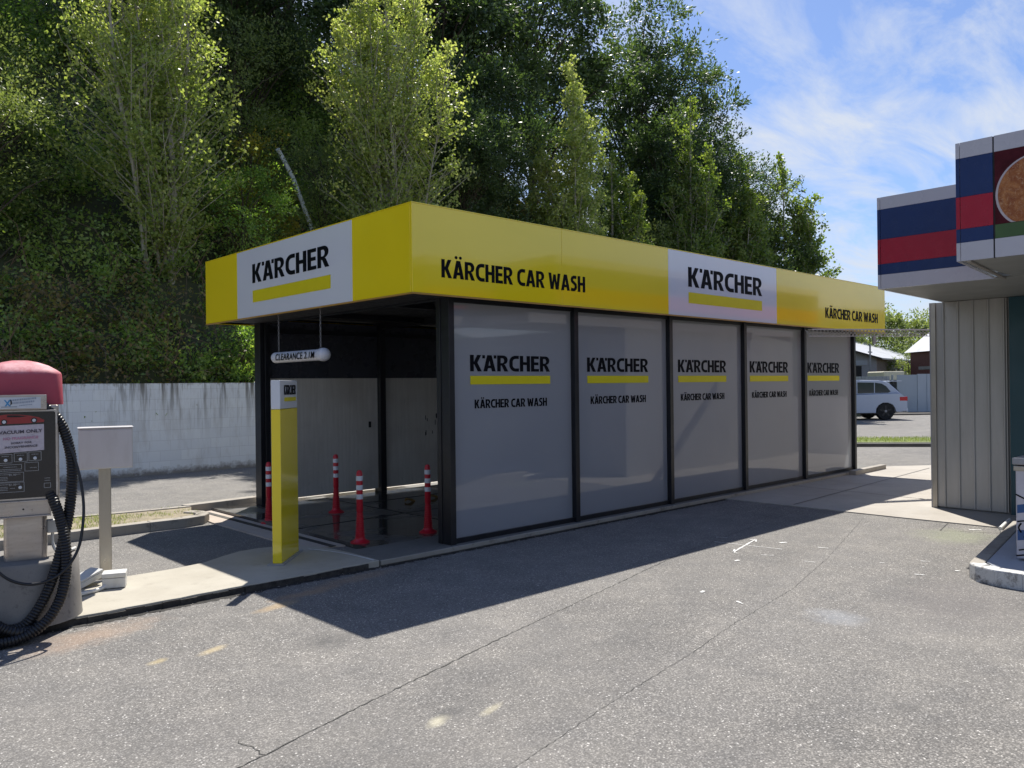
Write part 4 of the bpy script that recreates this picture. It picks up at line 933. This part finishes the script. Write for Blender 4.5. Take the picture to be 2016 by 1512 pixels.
# small house with red boards
hs = thing('board_house', 'small house with red-brown boards and pale pitched roof at the shop corner', 'house', (50.9, 12.45, GZ), R(-43))
MB().box(0, 4, 0, 4, 0, 3.75).build('wall', 'redwood', hs)
MB().box(-.03, .25, -.03, 0, 0, 3.7).build('corner_board', 'bluefence', hs)
MB().prism([(-.3, 3.6), (4.3, 3.6), (2.2, 5.3), (1.8, 5.3)], -4.3, .3, mat=Matrix.Rotation(R(90), 4, 'X')).build('roof', 'lightroof', hs)
MB().box(-1.6, 4, -1.6, -.2, 2.35, 2.55).build('porch_roof', 'kerb', hs)
for q in (-1.5, 0.5, 2.5): MB().box(q, q+.1, -1.55, -1.45, 0, 2.35).build('porch_post', 'oldiron', hs)
pl = thing('power_pole', 'thin grey pole standing between the shed and the house', 'pole', (50.6, 16.9, GZ)); MB().tube([(0, 0, 0), (0, 0, 4.2)], .06, 8).build('pole_shaft', 'galv', pl)
MB().box(-.3, .3, -.03, .03, 3.6, 3.68).build('cross_arm', 'galv', pl)

# ================================================================ HILL
def ss(a, b, x):
    t = np.clip((x-a)/(b-a), 0, 1); return t*t*(3-2*t)
def hz(x, y):
    x = np.asarray(x, float); y = np.asarray(y, float)
    f = 1-ss(17, 44, x+(y-10)*.25)
    b = 1.15*ss(9.9, 10.3, y)+np.clip(y-10, 0, 60)*.92+ .5*np.sin(x*.7)*ss(11, 14, y)+.35*np.sin(x*1.9+y*.8)*ss(11, 14, y)
    return GZ+b*f*1.0*(y > 9.91)
nx, ny = 130, 70
X_ = np.linspace(-40, 62, nx); Y_ = np.concatenate([[9.93], np.linspace(10.1, 75, ny-1)])
XX, YY_ = np.meshgrid(X_, Y_); ZZ = hz(XX, YY_)
mb = MB(); mb.add(np.stack([XX.ravel(), YY_.ravel(), ZZ.ravel()], 1).tolist(), [(j*nx+i, j*nx+i+1, (j+1)*nx+i+1, (j+1)*nx+i) for j in range(ny-1) for i in range(nx-1)])
struct(mb.build('hillside', 'hill', smooth=True))

# unseen ridge added behind the camera to darken low reflections in fascia and glass
mb = MB(); rr_ = []
for i in range(41):
    a = R(-170+i*170/40); h_ = 10+2.5*math.sin(i*.55)+1.5*math.sin(i*1.7)
    for (dd_, z_) in ((85, GZ), (92, h_*.7), (104, h_), (140, h_*.9)): rr_.append((dd_*math.cos(a), dd_*math.sin(a)-5, z_))
mb.add(rr_, [(i*4+j, i*4+j+1, (i+1)*4+j+1, (i+1)*4+j) for i in range(40) for j in range(3)])
struct(mb.build('added_ridge', plain('added_ridge_green', (.035, .055, .03), .95, var=.5, nscale=.15), smooth=True))
# ---- foliage
def leaf_obj(name, P, size, tint, mat, parent=None, seed=0, asp=.62, up=.9, dirs=None):
    rg = np.random.default_rng(seed); n = len(P)
    if dirs is None: a = rg.normal(size=(n, 3))
    else: a = dirs+rg.normal(size=(n, 3))*.5
    a /= np.linalg.norm(a, axis=1)[:, None]
    nr = rg.normal(size=(n, 3)); nr[:, 2] += up
    b = np.cross(a, nr); b /= np.linalg.norm(b, axis=1)[:, None]+1e-9
    size = np.broadcast_to(size, (n,))*rg.uniform(.7, 1.25, n)
    a = a*size[:, None]; b = b*(size*asp*.5)[:, None]
    V = np.empty((n, 4, 3), np.float32); V[:, 0] = P; V[:, 1] = P+a*.45+b; V[:, 2] = P+a; V[:, 3] = P+a*.45-b
    me = bpy.data.meshes.new(name); me.vertices.add(n*4); me.vertices.foreach_set('co', V.ravel())
    me.loops.add(n*4); me.loops.foreach_set('vertex_index', np.arange(n*4, dtype=np.int32))
    me.polygons.add(n); me.polygons.foreach_set('loop_start', np.arange(0, n*4, 4, dtype=np.int32)); me.polygons.foreach_set('loop_total', np.full(n, 4, np.int32))
    me.update(calc_edges=True)
    at = me.attributes.new('tint', 'FLOAT', 'FACE'); at.data.foreach_set('value', np.clip(tint, 0, 1).astype(np.float32))
    me.materials.append(LM[mat]); o = bpy.data.objects.new(name, me); COL.objects.link(o)
    if parent: o.parent = parent
    return o
def poplar(name, label, base, H, W, nst, nleaf, mat, seed, ls=.085, lean=(0, 0), group=None, low=.12):
    rg = np.random.default_rng(seed); t = thing(name, label, 'tree', base, 0, group)
    mbk = MB(); LP = []; LT = []
    for s_ in range(nst):
        ang = rg.uniform(0, 6.28); rad = (0 if s_ == 0 else rg.uniform(.35, 1))*W*.30
        top = H*(1 if s_ == 0 else rg.uniform(.72, .97)*(1-.25*rad/(W*.27+1e-6)*.6))
        bx, by = rg.uniform(-.25, .25), rg.uniform(-.25, .25); k = 9; ph = rg.uniform(0, 6.28)
        st = [Vector((bx+rad*math.cos(ang)*(i/k)**.8+.06*math.sin(i*1.3+ph)+lean[0]*(i/k), by+rad*math.sin(ang)*(i/k)**.8+.06*math.cos(i*1.1+ph)+lean[1]*(i/k), -.3+(top+.3)*i/k)) for i in range(k+1)]
        r0_ = .085 if s_ == 0 else rg.uniform(.035, .06); mbk.tube(st, [r0_*(1-.85*i/k)+.004 for i in range(k+1)], 6)
        nb = int(H*5.2)
        for j in range(nb):
            q = low+(1-low)*((j+rg.uniform(0, 1))/nb)**.95; f = q*k; i0 = min(k-1, int(f)); p = st[i0].lerp(st[i0+1], f-i0)
            prof = min(1, (q-low+.05)/.28)**.7*max(.10, (1-q)**.55)*1.05
            Lb = W*.50*prof*rg.uniform(.45, 1.15); az = rg.uniform(0, 6.28); el = R(rg.uniform(30, 62))
            dv = Vector((math.cos(az)*math.cos(el), math.sin(az)*math.cos(el), math.sin(el))); e = p+dv*Lb; e2 = e+Vector((dv.x*.15, dv.y*.15, .35))*Lb*.4
            if Lb > .35: mbk.tube([p, p.lerp(e, .5), e, e2], [.013, .010, .006, .003], 4, caps=False)
            m = max(5, int(nleaf/(nb*nst)*(.35+1.0*prof)*rg.uniform(.35, 1.7)))
            nn_ = rg.uniform(.12, 1.25, 5); tt = nn_[rg.integers(0, 5, m)]+rg.normal(0, .03, m); pos = np.array([tuple(p+dv*(Lb*min(a, 1.)) + (e2-e)*max(0, (a-1)*3)) for a in tt])
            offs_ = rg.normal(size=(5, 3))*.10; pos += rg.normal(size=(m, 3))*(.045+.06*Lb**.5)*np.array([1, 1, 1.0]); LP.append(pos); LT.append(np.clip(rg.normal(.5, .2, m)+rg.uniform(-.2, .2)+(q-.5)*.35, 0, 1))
    mbk.build('trunk', 'bark', t, smooth=True)
    leaf_obj('crown', np.concatenate(LP), ls, np.concatenate(LT), mat, t, seed, .85); return t
def clumpy(name, label, base, H, W, ncl, per, mat, seed, ls=.10, group=None, trunk=True, cr=.9, flat=.6, low=.25, asp=.45):
    rg = np.random.default_rng(seed); t = thing(name, label, 'tree' if H > 5 else 'bush', base, 0, group)
    mbk = MB(); LP = []; LT = []; LD = []
    k = 8; ph = rg.uniform(0, 6.28); st = [Vector((.25*math.sin(i*.8+ph)*i/k*H/8, .25*math.cos(i*.9+ph)*i/k*H/8, -.4+(H*.93+.4)*i/k)) for i in range(k+1)]
    r0_ = H*.014+.02; mbk.tube(st, [r0_*(1-.85*i/k)+.006 for i in range(k+1)], 7)
    for c_ in range(ncl):
        q = rg.uniform(low, 1)**.85; rad = W*.5*math.sqrt(max(.03, 1-((q-.45)/.62)**2))*rg.uniform(.25, 1.); az = rg.uniform(0, 6.28)
        ce = Vector((rad*math.cos(az), rad*math.sin(az), q*H*.97)); f = max(.08, q-.18-.25*rad/(W+.01))*k; i0 = min(k-1, int(f)); p = st[i0].lerp(st[i0+1], f-i0)
        mbk.tube([p, p.lerp(ce, .5)+Vector((0, 0, .12*rad)), ce], [r0_*.30*(1-q*.6)+.006, r0_*.18+.004, .004], 4, caps=False)
        rc = cr*rg.uniform(.55, 1.25); m = int(per*rg.uniform(.6, 1.4)); nsh = 14
        sd_ = rg.normal(size=(nsh, 3)); sd_[:, 2] = sd_[:, 2]*flat+.35; sd_ /= np.linalg.norm(sd_, axis=1)[:, None]
        ix = rg.integers(0, nsh, m); ra_ = rg.uniform(.15, 1, m)**.7*rc; pos = np.array(ce)+sd_[ix]*ra_[:, None]+rg.normal(size=(m, 3))*rc*.13
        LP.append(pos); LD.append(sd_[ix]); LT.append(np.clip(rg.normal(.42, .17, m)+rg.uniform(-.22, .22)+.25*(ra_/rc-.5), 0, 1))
    mbk.build('trunk', 'barkd', t, smooth=True)
    leaf_obj('crown', np.concatenate(LP), ls, np.concatenate(LT), mat, t, seed, asp, dirs=np.concatenate(LD)); return t
def at(x, y, dz=-.15): return (x, y, float(hz(x, y))+dz)

poplar('poplar_tree', 'tall many-stemmed yellow-green poplar above the left end of the fascia', at(1.75, 12.9), 10.5, 5.3, 8, 33000, 'poplar', 1, .085, low=.02)
poplar('poplar_tree', 'tallest bright poplar rising behind the near corner of the fascia', at(8.2, 12.6), 12.5, 5.3, 9, 38000, 'poplar', 2, .09)
poplar('poplar_tree', 'pointed sunlit poplar with a twin lower peak behind the middle of the fascia', at(15.9, 12.4), 9.9, 4.5, 5, 32000, 'poplar', 3, .10)
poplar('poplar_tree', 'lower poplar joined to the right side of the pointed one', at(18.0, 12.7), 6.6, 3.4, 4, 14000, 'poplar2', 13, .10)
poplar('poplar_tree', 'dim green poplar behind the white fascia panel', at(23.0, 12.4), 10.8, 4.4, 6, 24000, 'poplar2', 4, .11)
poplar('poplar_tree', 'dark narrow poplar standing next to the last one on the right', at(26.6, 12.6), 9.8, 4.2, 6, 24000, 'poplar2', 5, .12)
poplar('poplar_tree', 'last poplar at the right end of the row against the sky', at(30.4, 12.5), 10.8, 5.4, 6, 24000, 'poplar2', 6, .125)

# dark evergreens up the slope
D1 = clumpy('evergreen_tree', 'dark evergreen filling the top left of the hill', at(-6.5, 23.0), 9.5, 8, 60, 560, 'dark', 21, .17, 'dark evergreens on the hill', cr=1.25)
def cp(src, x, y, rz, s, label, group=None, dz=-.15):
    o = dup(src, at(x, y, dz), rz, label, group); o.scale = (s, s, s); return o
D2 = clumpy('evergreen_tree', 'dark evergreen in deep shade between the two brightest poplars', at(7.0, 20.0), 10.5, 7.4, 70, 600, 'dark', 22, .17, 'dark evergreens on the hill', cr=1.2)
D3 = clumpy('evergreen_tree', 'open-branched wattle whose feathery twigs stand against the sky', at(28.6, 17.3), 13.6, 9.0, 95, 420, 'dark', 23, .16, 'dark evergreens on the hill', cr=.95, low=.2)
cp(D1, 15.0, 19.0, 2.0, 1.15, 'dark evergreen right behind the corner poplar')
cp(D2, 20.5, 19.5, 1.2, 1.22, 'tall dark evergreen above the pointed poplar')
cp(D1, 11.5, 25.0, 4.0, 1.25, 'dark evergreen high on the hill at the top centre')
cp(D2, 1.0, 25.5, 3.0, .9, 'dark evergreen on the crest behind the tall left poplar')
cp(D3, 30.0, 20.5, 2.6, 1.28, 'feathery wattle on the skyline left of the open-branched one')
cp(D3, 31.6, 15.2, 1.5, .80, 'smaller wattle reaching rightwards below the skyline')
cp(D2, 24.8, 15.2, 5.0, .88, 'dark evergreen between the dim poplars')
cp(D1, 28.6, 14.4, .7, .80, 'dark low evergreen behind the narrow poplar')
cp(D1, -11, 24, 1.0, 1.3, 'dark evergreen beyond the upper left corner')
cp(D2, 5.0, 29, 2.2, 1.4, 'topmost dark evergreen on the crest')
cp(D1, 17, 27, 5.2, 1.4, 'dark evergreen on the crest above the middle of the fascia')
# round bushes on the slope
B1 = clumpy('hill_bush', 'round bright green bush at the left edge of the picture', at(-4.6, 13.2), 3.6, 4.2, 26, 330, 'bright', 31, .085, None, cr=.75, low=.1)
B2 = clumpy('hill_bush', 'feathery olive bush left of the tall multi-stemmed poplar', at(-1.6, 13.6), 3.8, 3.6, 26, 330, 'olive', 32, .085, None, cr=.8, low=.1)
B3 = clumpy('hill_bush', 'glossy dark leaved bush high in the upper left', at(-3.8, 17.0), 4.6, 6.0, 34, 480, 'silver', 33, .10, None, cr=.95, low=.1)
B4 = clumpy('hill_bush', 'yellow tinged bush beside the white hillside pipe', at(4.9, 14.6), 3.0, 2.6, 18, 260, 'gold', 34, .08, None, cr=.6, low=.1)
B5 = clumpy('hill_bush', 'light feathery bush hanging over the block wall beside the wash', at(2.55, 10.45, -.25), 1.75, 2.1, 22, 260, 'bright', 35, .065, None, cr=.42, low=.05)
cp(B2, 6.0, 18.0, 1, 1.25, 'olive conifer-like bush left of the corner poplar near the top')
cp(B1, 4.0, 13.4, 2, .85, 'bright bush below the yellow tinged one')
cp(B2, 7.4, 15.2, 3, .85, 'pale olive bush right of the white hillside pipe')
cp(D2, 11.6, 13.6, 4, .52, 'rich green bush between the corner poplar and the pointed poplar')
cp(D1, 13.2, 15.2, .5, .75, 'deep green rounded bush above the middle of the fascia')
cp(B2, 13.2, 12.0, 2.5, .8, 'thin pale bush just above the fascia lettering')
cp(B2, 20.4, 13.4, 1.7, 1.0, 'grey-green bush between the pointed and the dim poplars')
cp(B1, -7.5, 12.6, 5.1, .9, 'green bush beyond the red vacuum dome')
cp(B2, -1.0, 16.2, 4.4, 1.1, 'tall olive bush above the glossy dark one')
cp(B1, -1.3, 20.0, .8, 1.3, 'sunlit bush near the top edge left of the poplar')
cp(B3, 3.6, 19.0, 2.2, 1.0, 'glossy dark bush behind the tall left poplar')
cp(B3, -7.0, 15.8, 1.2, .9, 'glossy dark bush at the far left')
cp(B4, 29.0, 11.3, 1.0, .9, 'small yellow-green shrub low beside the last poplar')
cp(B1, 33.2, 12.6, 1.9, .9, 'low dark shrub at the right foot of the hill')
# yard background trees
T1 = clumpy('yard_tree', 'broad light green tree beyond the shed roof', (66, 27, GZ), 8.2, 9, 40, 260, 'olive', 41, .28, None, cr=1.6, low=.05)
for (x, y, s, lb) in [(70, 25, 1.0, 'second green tree beyond the shed, half way to the shop'), (75.5, 24.0, .95, 'green tree beyond the yard nearest the shop corner'), (63.5, 31.0, 1.1, 'tree showing just beside the end post of the wash'), (80, 20.5, 1.0, 'tree hidden behind the red board house')]:
    o = dup(T1, (x, y, GZ), x, lb); o.scale = (s, s, s)
B6 = clumpy('yard_bush', 'round hedge bush in front of the shed end', (57.5, 17.0, GZ), 3.9, 3.2, 14, 260, 'olive', 42, .14, None, cr=.8, low=.1)
o = dup(B6, (60.5, 16.6, GZ), 2, 'second round hedge bush left of the red board house'); o.scale = (.95,)*3

# undergrowth over the whole slope
rg = np.random.default_rng(77); PT = []; TT = []; SZ = []; DR = []
ncl = 2300
cxs = rg.uniform(-13, 36, ncl); cys = 10.1+rg.uniform(0, 1, ncl)**1.35*20
for x, y in zip(cxs, cys):
    rad = rg.uniform(.45, 1.15)*(1+.25*(y-10)/10); m = int(rg.uniform(150, 330)*(1.0 if y < 20 else .7))
    base = .58+.2*math.sin(x*.8+1.3)+.15*math.sin(y*1.1+x*.5)+rg.uniform(-.22, .22)
    if y < 12.9 and -2.5 < x < 5: base = rg.uniform(.05, .80)
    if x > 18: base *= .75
    sd_ = rg.normal(size=(9, 3)); sd_[:, 2] = np.abs(sd_[:, 2])*.8+.15; sd_[:, 1] -= .25; sd_ /= np.linalg.norm(sd_, axis=1)[:, None]
    ix = rg.integers(0, 9, m); ra_ = rg.uniform(.1, 1, m)**.6*rad; p = np.array([x, y, float(hz(x, y))])+sd_[ix]*ra_[:, None]+rg.normal(size=(m, 3))*rad*.14
    p[:, 2] = np.maximum(p[:, 2], hz(p[:, 0], p[:, 1])+.02); p = p[p[:, 1] > 9.75]; 
    k_ = len(p); PT.append(p); TT.append(np.clip(base+rg.normal(0, .12, k_), 0, 1)); SZ.append(np.full(k_, .09+.0035*max(0, y-10)+.002*max(0, x-8)))
stuff(leaf_obj('undergrowth', np.concatenate(PT), np.concatenate(SZ), np.concatenate(TT), 'blanket', None, 78, .6), 'tangled mixed undergrowth covering the slope above the block wall', 'undergrowth')
# dry twigs and vines under the left poplar
mb = MB(); random.seed(9)
for i in range(230):
    x = random.uniform(-3.2, 5.2); y = random.uniform(10.5, 13.2); z = float(hz(x, y))+random.uniform(.1, .6)
    p = Vector((x, y-.3, z)); L_ = random.uniform(.5, 1.8); dv = Vector((random.uniform(-.5, .5), random.uniform(-.5, .1), random.uniform(-1, .8))).normalized()
    mid = p+dv*L_*.5+Vector((random.uniform(-.12, .12), -.1, random.uniform(0, .2))); mb.tube([p, mid, p+dv*L_+Vector((0, 0, -.2*L_))], [.008, .006, .003], 3, caps=False)
stuff(mb.build('dry_twigs', plain('dry_twig_bark', (.15, .10, .07), .9)), 'dry brown twigs and vines tangled below the left poplar', 'twigs')
# pipe on the hillside
tag(MB().tube([(6.30, 15.9, 8.75), (6.42, 15.95, 8.62), (6.62, 15.6, 7.9), (6.95, 15.2, 6.5), (7.2, 14.9, 5.4)], .066, 12).build('drain_pipe', grime('white_pipe_paint', (.75, .77, .75), (.3, .35, .22), .5, amount=.4), smooth=True), 'long white drain pipe running down through the hillside bushes', 'pipe')
# grass tufts
def grass(name, polyf, n, h_, z, label, mat='bright'):
    rg = np.random.default_rng(n); P_ = polyf(rg, n); P_ = np.column_stack([P_, np.full(len(P_), z)]); dr = np.tile([0, 0, 1.5], (len(P_), 1))
    return stuff(leaf_obj(name, P_, h_, rg.uniform(.3, 1, len(P_)), mat, None, n, .12, dirs=dr), label, 'grass')
def mp_(rg, n):
    x = -9+rg.uniform(0, 1, n)**.55*8.0; y = rg.uniform(3.53, 4.5, n)
    keep = (np.sin(x*5.1)+np.sin(y*9+x*2)+rg.normal(0, .6, n) > -.1) & ((x < -1.35) | (rg.uniform(0, 1, n) < .15)); return np.column_stack([x, y])[keep]
grass('median_grass', mp_, 9000, .045, .03, 'patchy short grass on the kerbed median', 'olive')
def gp_(rg, n):
    t = rg.uniform(0, 1, n); u_ = rg.uniform(0, 1, n); a = np.array([13.2, 5.1]); b = np.array([19.5, -2.6]); c_ = np.array([1.4, .85]); return a+(b-a)*t[:, None]+c_*u_[:, None]*1.0
grass('strip_grass', gp_, 9000, .07, .038, 'sunlit grass along the yard strip', 'olive')
